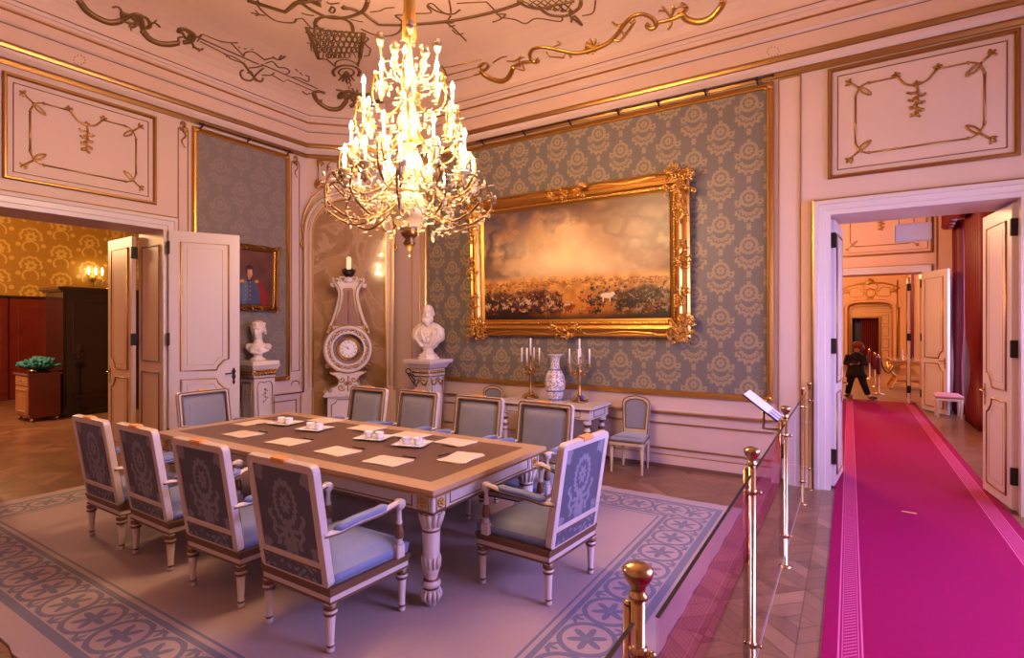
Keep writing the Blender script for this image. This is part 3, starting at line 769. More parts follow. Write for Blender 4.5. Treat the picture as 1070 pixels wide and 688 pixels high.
mb = MB(); mb.box(-17.2, -8.0, YB-.5, 9.2, 5.2, 5.4); mb.box(-7.9, XR+.5, D+.65, 14.5, 5.1, 5.4); mb.box(-7.9, XR+.5, 14.5, 28.5, 5.1, 5.4)
struct(mb, 'ceiling_beyond', M['ceil'])
# room 2 (north) and room 3
Y2 = 13.9; Y3 = 27.0
mb = MB(); mb.box(-8, -.13, Y2, Y2+.6, 0, 5.2); mb.box(-.13, 1.28, Y2, Y2+.6, 2.83, 5.2); mb.box(1.28, XR, Y2, Y2+.6, 0, 5.2)
wn = struct(mb, 'wall_second_room_back', M['paint3'])
W2 = wallM((0, Y2, 0), (1, 0, 0), (0, -1, 0))
overdoor(wn, W2, -.30, 1.45, 3.22, 4.40, .56, 'goldd'); casing(wn, W2, -.13, 1.28, 2.83, .14)
mb = MB(W2); mb.box(-6, XR, 4.5, 4.62, 0, .10, .02); mb.box(1.5, 1.52, .8, 4.3, 0, .02); mb.build('cornice_moulding', M['goldd'], wn)
mb = MB(); mb.box(-6.2, -6, D+.65, 28.5, 0, 5.2); struct(mb, 'wall_second_room_left', M['paint2'])
mb = MB()
mb.box(-8, -.30, Y3, Y3+.5, 0, 5.2); mb.box(1.75, XR, Y3, Y3+.5, 0, 5.2); mb.box(-.3, 1.75, Y3, Y3+.5, 2.9, 5.2)
w3 = struct(mb, 'wall_third_room_back', M['paint3'])
mb = MB(); mb.box(-.3, .10, Y3+.45, Y3+.6, 0, 2.9); mb.box(1.05, 1.75, Y3+.45, Y3+.6, 0, 2.9); mb.box(.10, 1.05, Y3+.45, Y3+.6, 2.06, 2.9); mb.box(-.8, 2.0, Y3+1.4, Y3+1.5, 0, 5.2)
struct(mb, 'wall_third_room_recess', M['paint3'])
W3 = wallM((0, Y3, 0), (1, 0, 0), (0, -1, 0)); cx = .73
mb = MB(W3)
arch = [(-.12, .0), (-.12, 2.35), (-.05, 2.62), (.2, 2.74), (cx, 2.76), (1.26, 2.74), (1.5, 2.62), (1.58, 2.35), (1.58, 0)]
mb.tube(smoothpts([(x, y, .05) for x, y in arch], 3), .06, 8)
mb.prism([(-.3, 2.5), (-.12, 2.5), (-.05, 2.70), (.2, 2.82), (1.26, 2.82), (1.5, 2.70), (1.58, 2.5), (1.78, 2.5), (1.78, 3.4), (-.3, 3.4)], 0, .04)
mb.build('arch_moulding', M['paint3'], w3)
mb = MB(W3)
it = [([(-.3, 3.28), (0, 3.42), (.35, 3.5), (.55, 3.52)], .03), ([(.9, 3.52), (1.2, 3.5), (1.5, 3.40), (1.74, 3.26)], .03), ([(.55, 3.52), (.48, 3.4), (.52, 3.25), (.62, 3.2)], .025), ([(.9, 3.52), (.98, 3.4), (.95, 3.25), (.84, 3.2)], .025),
      ([(cx+.16*math.cos(R(a)), 3.1+.17*math.sin(R(a))) for a in range(0, 361, 30)], .035), ([(.05, 3.3), (.3, 3.34), (.4, 3.22), (.5, 3.12), (.45, 2.98), (.2, 2.95), (.02, 3.0), (.05, 3.3)], .014), ([(1.4, 3.3), (1.16, 3.34), (1.06, 3.22), (.96, 3.12), (1.0, 2.98), (1.26, 2.95), (1.42, 3.0), (1.4, 3.3)], .014)]
it += sprig2(cx, 3.5, .22, 90, 7, 30, .03)+sprig2(cx, 2.9, .16, -90, 5, 35, .03)+sprig2(1.52, 3.15, .16, 80, 5, 50, .03)+sprig2(-.1, 3.15, .16, 80, 5, 50, .03)
it += [([(-.03, 0), (-.03, 2.3), (.05, 2.55), (.3, 2.64), (1.16, 2.64), (1.4, 2.55), (1.48, 2.3), (1.48, 0)], .015, False), ([(1.66, .3), (1.66, 3.6)], .02)]
wstrokes(mb, it, .06); mb.build('gilt_cartouche', M['goldd'], w3)
wr = wallM((0, Y3+.45, 0), (1, 0, 0), (0, -1, 0))
mb = MB(wr); mb.frame(.02, 1.13, -.4, 2.14, fprof(.07, .04), sides=(1, 2, 3)); 
for z in (2.3, 2.45, 2.6): mb.box(-.05, 1.5, z, z+.015, 0, .02)
for z in (.3, .8, 1.3, 1.8): mb.frame(1.16, 1.4, z, z+.4, fprof(.02, .02))
mb.v = [(x, y, max(z, 0)) for x, y, z in mb.v]
o = mb.build('recess_moulding', M['goldd'], w3)

# ---- daylight curtains -----------------------------------------------------
def curtain(name, label, x, y0, y1, z0, z1, amp=.05, folds=9, tie=None, group=None, drop=0., axis='y'):
    vs = []; fs = []; nu, nv = folds*8, 16
    for j in range(nv+1):
        t = j/nv; z = z1+(z0-z1)*t
        sq = 1.
        if tie: sq = 1-(1-tie[1])*math.exp(-((z-tie[0])/.5)**2)
        for i in range(nu+1):
            u = i/nu; w = math.sin(u*folds*2*PI+math.sin(t*3)*.6)*amp*(.6+.4*sq)
            yy = y0+(y1-y0)*(tie[2]*(1-sq)+u*sq if tie else u)
            zz = z-(drop*abs(math.sin(u*PI*2)) if drop and j == nv else 0)
            vs.append((x+w, yy, zz))
    fs = [(j*(nu+1)+i, j*(nu+1)+i+1, (j+1)*(nu+1)+i+1, (j+1)*(nu+1)+i) for j in range(nv) for i in range(nu)]
    mb = MB(); mb.add(vs, fs, True); o = mb.build(name, M['red'], fix=False)
    md = o.modifiers.new('thick', 'SOLIDIFY'); md.thickness = .012
    return tag(o, label, 'curtain', group)
curtain('curtain', 'tall crimson curtain just behind the open door leaf of the second room', 1.80, 13.25, 13.82, .02, 3.75, amp=.06, tie=(.9, .55, .7), folds=5)
curtain('curtain', 'wide crimson curtain gathered at its foot, nearest the right doorway', 1.84, 11.2, 12.5, .02, 3.75, amp=.10, tie=(.95, .40, .45), folds=7)
curtain('curtain_valance', 'short crimson valance hung across the head of the second room window', 1.62, 11.3, 13.84, 3.70, 4.15, amp=.05, folds=16, drop=.12)
curtain('curtain', 'narrow crimson curtain in the third room above the gilded console', 1.62, 20.3, 21.7, .7, 3.6, folds=8)
curtain('curtain', 'dark red curtain hanging inside the farthest dark doorway', 0, 0, 1, 0, 1)   # placed below
cu = bpy.data.objects[[o.name for o in bpy.data.objects if o.name.startswith('curtain') and 'farthest' in o.get('label', '')][0]]
for v in cu.data.vertices:
    x, y, z = v.co; v.co = (.42+y*.62, Y3+.95+x*.6, z*2.3+.01)
mb = MB(); mb.box(-.5, 1.6, Y3+1.30, Y3+1.38, 0, 2.6); struct(mb, 'trim_4', mat('night_blue', (.01, .02, .09), .5))

# ---- left room furniture ---------------------------------------------------
for i, (y0, y1, lab) in enumerate(((2.6, 4.34, 'leftmost red mahogany wall cupboard under the golden damask'), (4.36, 6.4, 'mahogany wall cupboard half hidden by the black wardrobe'))):
    t = thing('wall_cupboard', lab, 'cupboard', (-16.7, (y0+y1)/2, 0)); w = (y1-y0)/2
    mb = MB(); mb.box(-.28, .26, -w, w, 0, 2.36, .01); mb.build('body', M['mahog'], t)
    mb = MB(); mb.box(-.28, .30, -w-.005, w+.005, 2.355, 2.42, .015); mb.build('cornice', M['dark'], t)
    for k in range(2):
        a = -w+.04+k*w; mb = MB(); mb.box(.262, .285, a, a+w-.06, .16, 2.30, .008); mb.frame(0, w-.26, 0, 1.9, fprof(.03, .012), Mx=wallM((.285, a+.10, .26), (0, 1, 0), (1, 0, 0)))
        d = mb.build('door', M['mahog'], t)
        mb = MB(); mb.ball((.305, a+(w-.12 if k == 0 else .06), 1.2), .018); mb.build('knob', M['brass'], d)
t = thing('wardrobe', 'big black-brown wardrobe in the room beyond the left doorway', 'wardrobe', (-12.9, 5.0, 0))
mb = MB(); mb.box(-.42, .42, -.93, .93, .08, 2.36, .01); mb.build('body', M['dark'], t)
mb = MB(); mb.box(-.46, .48, -.99, .99, 2.36, 2.41, .012); mb.box(-.48, .52, -1.03, 1.03, 2.385, 2.45, .015); mb.build('cornice', M['dark'], t)
mb = MB(); mb.box(-.43, .45, -.95, .95, 0, .12, .01); mb.build('plinth', M['dark'], t)
for s in (-1, 1):
    mb = MB(); mb.box(.42, .445, min(s*.02, s*.90), max(s*.02, s*.90), .16, 2.32, .008); mb.frame(0, .68, 0, 1.85, fprof(.03, .015), Mx=wallM((.445, s*.46-.34, .34), (0, 1, 0), (1, 0, 0))); d = mb.build('door', M['dark'], t)
    mb = MB(); mb.ball((.465, s*.07, 1.25), .016); mb.build('knob', M['brass'], d)
t = thing('small_cabinet', 'low wooden cabinet on casters with honey front under the teal plume', 'cabinet', (-12.62, 3.75, 0))
mb = MB(); mb.box(-.33, .33, -.22, .22, .07, .83, .008); mb.build('body', M['mahog'], t)
mb = MB(); mb.box(-.37, .36, -.26, .25, .83, .865, .01); mb.build('top', M['mahog'], t)
mb = MB(); mb.box(-.30, .30, -.245, -.22, .64, .81, .008); d = mb.build('drawer', M['oak'], t)
mb = MB(); mb.ball((0, -.26, .725), .016); mb.build('knob', M['brass'], d)
mb = MB(); mb.box(-.30, .30, -.245, -.22, .12, .62, .008); mb.frame(-.24, .24, .17, .57, fprof(.02, .012), Mx=wallM((0, -.245, 0), (1, 0, 0), (0, -1, 0))); mb.build('door', M['oak'], t)
for x in (-.29, .29):
    for y in (-.18, .18): mb = MB(); mb.lathe([(.012, 0), (.03, .01), (.03, .04), (.012, .06), (.012, .07)], 10, x, y); mb.build('caster', M['brass'], t)
# teal plume
mb = MB()
mb.ball((0, 0, .15), .14, 12, 8, sc=(1.3, .9, .9))
for k in range(190):
    a = random.uniform(0, 2*PI); e = random.uniform(.2, 1.3); L = random.uniform(.20, .28)
    d = Vector((math.cos(a)*math.cos(e*1.2), math.sin(a)*math.cos(e*1.2), .25+.8*math.sin(e*1.2)))
    b = Vector((random.uniform(-.12, .12), random.uniform(-.08, .08), .03))
    mb.tube([b, b+d*L*.6, b+d*L+Vector((0, 0, -.03))], [.015, .035, .018], 5)
t = thing('plumed_hat', 'round teal feathered hat lying on the low wooden cabinet', 'hat', (-12.6, 3.75, .866))
mb.build('plumes', M['teal'], t)
mb = MB(); mb.lathe([(.16, 0), (.17, .015), (.12, .03), (.10, .12), (.02, .14)], 18); mb.build('crown', M['dark'], t)
mb = MB(); mb.tube([(.06, -.17, .012), (.14, -.18, .05), (.20, -.1, .03)], .014, 6); mb.build('gold_cord', M['gold'], t)
# pale flowers beside wardrobe
t = thing('flower_stand', 'pale dried flowers on a slim dark stand in front of the wardrobe', 'flowers', (-11.6, 4.62, 0))
mb = MB(); mb.lathe([(.13, 0), (.13, .02), (.02, .05), (.018, .85), (.09, .9), (.07, .95)], 12); mb.build('stand', M['dark'], t)
mb = MB()
for k in range(14):
    a = random.uniform(0, 6.28); r = random.uniform(0, .10); z = 1.0+random.uniform(0, .34); mb.ball((r*math.cos(a), r*math.sin(a), z), .045, 8, 5)
    mb.tube([(0, 0, .92), (r*math.cos(a), r*math.sin(a), z)], .005, 5)
mb.build('blossoms', mat('pale_petals', (.50, .30, .20), .7), t)
t = thing('crystal_sconce', 'glowing crystal wall light high on the golden damask', 'wall light', (-16.98, 6.15, 3.0))
mb = MB(); mb.ball((.03, 0, 0), .08, sc=(.4, 1, 1.4))
for s in (-1, 0, 1): mb.tube([(.03, 0, 0), (.16, s*.10, -.08), (.22, s*.15, .02)], .012, 6); mb.lathe([(.01, 0), (.05, .02), (.05, .03), (.015, .04)], 10, .22, s*.15, .02)
mb.build('arm', M['gold'], t)
for s in (-1, 0, 1): mb = MB(); mb.lathe([(.014, 0), (.014, .09), (.022, .12), (.016, .16), (.003, .20)], 8, .22, s*.15, .06); mb.build('bulb', M['flame'], t)
mb = MB()
for k in range(26):
    a = k*.7; mb.ball((.16+.09*math.cos(a), .2*math.sin(a*1.3), -.06-.16*((k*37) % 10)/10), .018, 6, 4, sc=(.6, .6, 1.8))
o = mb.build('crystal_drops', M['crystal'], t); o['kind'] = 'stuff'
t = thing('candle_arm', 'small gilt branch ornament standing on top of the black wardrobe', 'ornament', (-12.6, 4.85, 2.45))
mb = MB(); mb.lathe([(.06, 0), (.05, .02), (.01, .04), (.012, .22), (.004, .26)], 10); mb.tube([(0, -.1, .17), (0, -.06, .13), (0, .06, .13), (0, .1, .17)], .008, 6); mb.build('branch', M['gold'], t)

# ---- second and third room things -----------------------------------------
door_leaf(5, (1.27, 13.80), ang((1.27, 13.80), (1.60, 12.98)), .86, 2.80)
door_leaf(6, (1.10, 14.55), ang((1.10, 14.55), (1.14, 15.3)), .72, 2.78)
t = thing('exit_sign_box', 'white box light hanging under the head of the right doorway', 'sign', (.585, 7.30, 2.63))
mb = MB(); mb.box(-.165, .165, -.03, .03, 0, .20, .012); mb.build('housing', M['white'], t)
mb = MB(); mb.box(-.15, .15, -.034, -.03, .015, .185); mb.build('cover', mat('pale_cover', (.62, .55, .62), .4), t)
for s in (-1, 1): mb = MB(); mb.tube([(s*.12, 0, .2), (s*.12, 0, 2.47)], .006, 6); mb.build('hanging_rod', M['brass'], t)
t = thing('stool', 'small pink upholstered stool by the window curtains of the second room', 'stool', (1.56, 12.80, 0))
mb = MB(); mb.cushion([(-.2, -.2), (.2, -.2), (.2, .2), (-.2, .2)], .38, .46); mb.build('seat', mat('dusty_pink_silk', (.42, .16, .20), .6), t)
mb = MB(); mb.box(-.2, .2, -.2, .2, .33, .38, .008); mb.build('seat_frame', M['cpaint'], t)
for x in (-.17, .17):
    for y in (-.17, .17): mb = MB(); mb.lathe([(.012, 0), (.018, .02), (.022, .3), (.03, .33)], 10, x, y); mb.build('leg', M['cpaint'], t)
# gilded console in the third room
t = thing('gilded_console', 'carved gilded console table at the right side of the third room', 'table', (1.42, 18.4, 0))
mb = MB(); mb.box(-.50, .60, -.75, .75, .76, .80, .01); mb.build('top', M['marble'], t)
mb = MB(); mb.box(-.46, .58, -.70, .70, .66, .76, .01)
for s in (-1, 1): mb.tube(smoothpts([(-.42, s*.62, .68), (-.5, s*.66, .52), (-.35, s*.55, .34), (-.42, s*.6, .14), (-.48, s*.64, .02)], 4), .035, 8)
for k in range(12): mb.ball((-.47, -.6+k*.11, .62-.10*math.sin(k/11*PI)), .055, 8, 6)
for s in (-1, 1): mb.tube([(-.42, s*.6, .16), (0, 0, .2), (.5, s*.5, .16)], .03, 8)
mb.build('carved_frame', M['gold'], t)
mb = MB(); mb.lathe([(.05, 0), (.04, .02), (.015, .05), (.02, .2), (.01, .3)], 12, -.2, -.3, .80); o = mb.build('candlestick', M['brass']); o.location = (1.42, 18.4, 0)
tag(o, 'brass candlestick standing on the gilded console', 'candlestick')
# rope posts in the third room
rp = None
for (x, y, lab) in ((.556, 21.2, 'farthest red-topped rope post in the third room'), (.60, 18.2, 'middle red-topped rope post in the third room'), (.62, 16.4, 'nearest red-topped rope post in the third room')):
    if rp is None:
        rp = thing('rope_post', lab, 'rope post', (x, y, 0), 0, 'rope posts in the third room')
        mb = MB(); mb.lathe([(.15, 0), (.15, .012), (.03, .03), (.022, .04), (.022, .90), (.035, .92), (.03, .96), (.01, .98)], 16); mb.build('post', M['brass'], rp)
        mb = MB(); mb.lathe([(.038, .5), (.045, .52), (.045, .86), (.038, .88)], 12); mb.build('red_cord_bundle', M['red'], rp)
    else: dup(rp, (x, y, 0), 0, lab)
o = MB(); o.tube(smoothpts([(.67, 16.47, .88), (.74, 16.8, .62), (.84, 17.1, .50), (.92, 17.35, .50), (.98, 17.55, .58)], 4), .02, 8); o = o.build('barrier_rope', M['dark'])
tag(o, 'dark barrier rope sagging from the nearest rope post to the gilded console', 'rope')

# ---- walking person (skin modifier figure) ---------------------------------
def skinned(name, verts, edges, rad, m, parent=None, sub=2):
    me = bpy.data.meshes.new(name); me.from_pydata(verts, edges, []); o = bpy.data.objects.new(name, me); col.objects.link(o)
    me.materials.append(m); o.modifiers.new('skin', 'SKIN'); 
    for i, r in enumerate(rad): sv = me.skin_vertices[0].data[i]; sv.radius = r if isinstance(r, tuple) else (r, r); sv.use_root = (i == 0)
    s = o.modifiers.new('sub', 'SUBSURF'); s.levels = s.render_levels = sub
    if parent: o.parent = parent
    return o
per = thing('person', 'small person in a black coat walking with bowed head beyond the carpet', 'person', (.13, 15.15, 0), R(-15))
V = [(0, 0, .66), (0, .01, .80), (0, .03, .96), (0, .02, 1.06), (.02, -.02, 1.12), (.05, -.05, 1.2), (.05, -.06, 1.27),
     (-.07, 0, .62), (-.13, .02, .36), (-.19, .06, .09), (-.15, .02, .03), (-.06, .0, .025),
     (.08, 0, .62), (.16, 0, .36), (.24, .04, .10), (.29, 0, .04), (.37, -.02, .03),
     (-.13, .02, 1.00), (-.17, -.03, .82), (-.06, -.15, .80), (.15, .02, 1.0), (.19, -.05, .82), (.08, -.16, .84),
     (.01, -.18, .83), (.03, -.19, .87), (-.01, -.17, .84)]
Ed = [(0, 1), (1, 2), (2, 3), (3, 4), (4, 5), (5, 6), (0, 7), (7, 8), (8, 9), (9, 10), (10, 11), (0, 12), (12, 13), (13, 14), (14, 15), (15, 16), (2, 17), (17, 18), (18, 19), (19, 25), (2, 20), (20, 21), (21, 22), (22, 23), (22, 24)]
Ra = [(.13, .10), (.13, .10), (.14, .10), .06, .045, .085, .07, .085, .06, .04, .038, .03, .085, .06, .04, .038, .03, .055, .042, .03, .055, .042, .03, .018, .014, .02]
body = skinned('body', V, Ed, Ra, M['skin'], per)
mb = MB()  # trousers + coat shells
def shell(mb, path, rads, n=14, sx=1., sy=1.):
    vs = []; 
    for (p, r) in zip(path, rads):
        rx, ry = r if isinstance(r, tuple) else (r, r)
        for k in range(n): a = 2*PI*k/n; vs.append((p[0]+rx*math.cos(a), p[1]+ry*math.sin(a), p[2]))
    fs = [(j*n+i, j*n+(i+1) % n, (j+1)*n+(i+1) % n, (j+1)*n+i) for j in range(len(path)-1) for i in range(n)]
    fs += [list(range(n))[::-1], [(len(path)-1)*n+i for i in range(n)]]
    mb.add(vs, fs, True)
shell(mb, [(.02, 0, .50), (0, 0, .62), (0, 0, .78), (0, .02, .92), (0, .03, 1.02), (.01, .01, 1.09)], [(.24, .17), (.20, .15), (.17, .14), (.19, .14), (.17, .12), (.07, .07)])
mb.tube([(-.15, .02, 1.01), (-.20, -.03, .82), (-.08, -.14, .80)], [.075, .06, .045], 10); mb.tube([(.15, .02, 1.01), (.21, -.05, .82), (.10, -.14, .83)], [.075, .06, .045], 10)
mb.build('coat', M['coat'], per)
mb = MB(); mb.tube([(-.07, 0, .64), (-.13, .02, .36), (-.18, .05, .10)], [.10, .075, .06], 10); mb.tube([(.08, 0, .64), (.16, 0, .36), (.235, .035, .11)], [.10, .075, .06], 10); mb.build('trousers', M['coat'], per)
for a in ((-.19, .03), (.31, .0)):
    mb = MB(); mb.ball((a[0]+.03, a[1], .04), .05, 10, 6, sc=(2.0, .9, .8)); mb.build('shoe', M['shoe'], per)
mb = MB(); mb.ball((.05, -.03, 1.25), .115, 14, 10, sc=(1.1, 1, .85)); mb.ball((-.02, .03, 1.19), .07, 10, 8); mb.ball((.13, -.01, 1.2), .06, 10, 8); mb.build('hair', M['hair'], per)
mb = MB(); mb.box(-.05, .10, -.215, -.195, .83, .90, .006); mb.build('handheld_phone', M['dark'], per)
# ================================================================== RUG AND RUNNER
RX0, RX1, RY0, RY1 = -6.89, -.84, .99, 5.35
hx, hy = (RX1-RX0)/2, (RY1-RY0)/2
mrug = mat('woven_rug', (.37, .27, .275), .9, fn=rugfn(hx, hy), noise=.07, nscale=60, sheen=.2)
mb = MB(); n = 60
def edge(i): return .008*math.sin(i*.9)+.006*math.sin(i*2.3)
pts = [(-hx+2*hx*i/n, -hy+edge(i)) for i in range(n)]+[(hx+edge(i+5)*.6, -hy+2*hy*i/n) for i in range(n)]+[(hx-2*hx*i/n, hy+edge(i*1.1)) for i in range(n)]+[(-hx+edge(i)*.6, hy-2*hy*i/n) for i in range(n)]
mb.prism(pts, 0, .012)
o = mb.build('rug', mrug); o.location = ((RX0+RX1)/2, (RY0+RY1)/2, .001)
tag(o, 'large pale rug with slate leaf-ring border under the conference table', 'rug')
half = .68
mrun = mat('magenta_runner', (.25, .0012, .068), .9, fn=runnerfn(half), noise=.06, nscale=40, spec=.15)
mb = MB(); mb.box(-half, half, -8.05, 8.05, 0, .010); o = mb.build('carpet_runner', mrun); o.location = (.553, 6.8, .001)
tag(o, 'long crimson carpet runner leading through the right doorway', 'carpet')
mb = MB(); mb.box(-.055, .055, -.012, .012, 0, .002, .0008); o = mb.build('floor_strip', mat('yellow_tape', (.75, .45, .20), .6)); o.location = (.46, 6.05, .0125); o.rotation_euler = (0, 0, R(-6))
tag(o, 'tiny pale strip lying on the crimson carpet runner', 'strip')

# ================================================================== TABLE
tb = thing('conference_table', 'long cream and gilt conference table with brown leather top', 'table', (-3.665, 3.07, .013))
TZ = .737; a, b = 1.635, .685
mb = MB(); mb.ring(rrect(-a, a, -b, b, .012, 2), rrect(-a+.135, a-.135, -b+.135, b-.135, .005, 2), TZ-.028, TZ); mb.build('tabletop', M['ttop'], tb)
mb = MB(); mb.box(-a+.133, a-.133, -b+.133, b-.133, TZ-.03, TZ-.0005); mb.build('leather_inlay', M['leather'], tb)
mb = MB(); mb.ring(rrect(-a-.008, a+.008, -b-.008, b+.008, .015, 2), rrect(-a+.05, a-.05, -b+.05, b-.05, .01, 2), TZ-.040, TZ-.028); mb.build('gilt_edge', M['tedge'], tb)
ai, bi = a-.05, b-.05
mb = MB(); mb.ring(rrect(-ai, ai, -bi, bi, .004, 1), rrect(-ai+.04, ai-.04, -bi+.04, bi-.04, .004, 1), TZ-.155, TZ-.040); mb.build('apron', M['cpaint'], tb)
mb = MB()
mb.ring(rrect(-ai-.008, ai+.008, -bi-.008, bi+.008, .004, 1), rrect(-ai, ai, -bi, bi, .004, 1), TZ-.160, TZ-.148)
for (p, q, u) in ((-bi, ai, (1, 0, 0)), (bi, ai, (-1, 0, 0))):
    m_ = wallM((0, p, TZ-.1), u, (0, math.copysign(1, p), 0)); mb.frame(-ai+.16, ai-.16, -.035, .045, fprof(.006, .005), Mx=m_)
for (p, u) in ((-ai, (0, -1, 0)), (ai, (0, 1, 0))):
    m_ = wallM((p, 0, TZ-.1), u, (math.copysign(1, p), 0, 0)); mb.frame(-bi+.16, bi-.16, -.035, .045, fprof(.006, .005), Mx=m_)
mb.build('apron_gilding', M['cgold'], tb)
LP = [(.045, .575), (.052, .572), (.070, .565), (.072, .56), (.066, .545), (.062, .52), (.055, .50), (.052, .475), (.058, .465), (.058, .455), (.052, .45), (.054, .445), (.048, .23), (.054, .225), (.050, .21), (.040, .18), (.036, .165), (.050, .155), (.058, .14), (.058, .125), (.048, .115), (.045, .10), (.052, .09), (.048, .05), (.036, .02), (.030, 0)]
def tleg(x, y):
    mb = MB()
    cm = [0]*(len(LP)-1)
    for k in (2, 8, 9, 16, 20): cm[k] = 1
    mb.lathe(LP, 32, 0, 0, 0, cm, flute=1, fa=.07)
    mb.k = 0
    for k in range(12):    # acanthus capital and foot leaves
        t = 2*PI*k/12
        mb.tube([(.052*math.cos(t), .052*math.sin(t), .48), (.063*math.cos(t), .063*math.sin(t), .53), (.078*math.cos(t), .078*math.sin(t), .565)], [.008, .014, .007], 6)
        mb.tube([(.048*math.cos(t), .048*math.sin(t), .23), (.052*math.cos(t), .052*math.sin(t), .27), (.057*math.cos(t), .057*math.sin(t), .30)], [.010, .010, .004], 6)
        mb.tube([(.048*math.cos(t), .048*math.sin(t), .03), (.058*math.cos(t), .058*math.sin(t), .07), (.05*math.cos(t), .05*math.sin(t), .10)], [.008, .012, .006], 6)
    o = mb.build('leg', [M['cpaint'], M['cgold']], tb); o.location = (x, y, 0)
    sx, sy = math.copysign(1, x), math.copysign(1, y)
    mb = MB(); mb.box(-.075, .075, -.075, .075, .575, TZ-.041, .004); c = mb.build('corner_block', M['cpaint'], tb); c.location = (x, y, 0)
    mb = MB()
    for m_ in (wallM((0, sy*.075, .635), (1, 0, 0), (0, sy, 0)), wallM((sx*.075, 0, .635), (0, 1, 0), (sx, 0, 0))):
        mb.frame(-.045, .045, -.045, .045, fprof(.006, .006), Mx=m_)
        for k in range(8): mb.ball((.022*math.cos(k*PI/4), .022*math.sin(k*PI/4), .004), .011, 8, 5, sc=(1, 1, .7), Mx=m_)
        mb.ball((0, 0, .008), .010, 8, 5, Mx=m_)
    r = mb.build('rosette', M['gold'], c)
for x in (-1.515, 1.515):
    for y in (-.565, .565): tleg(x, y)

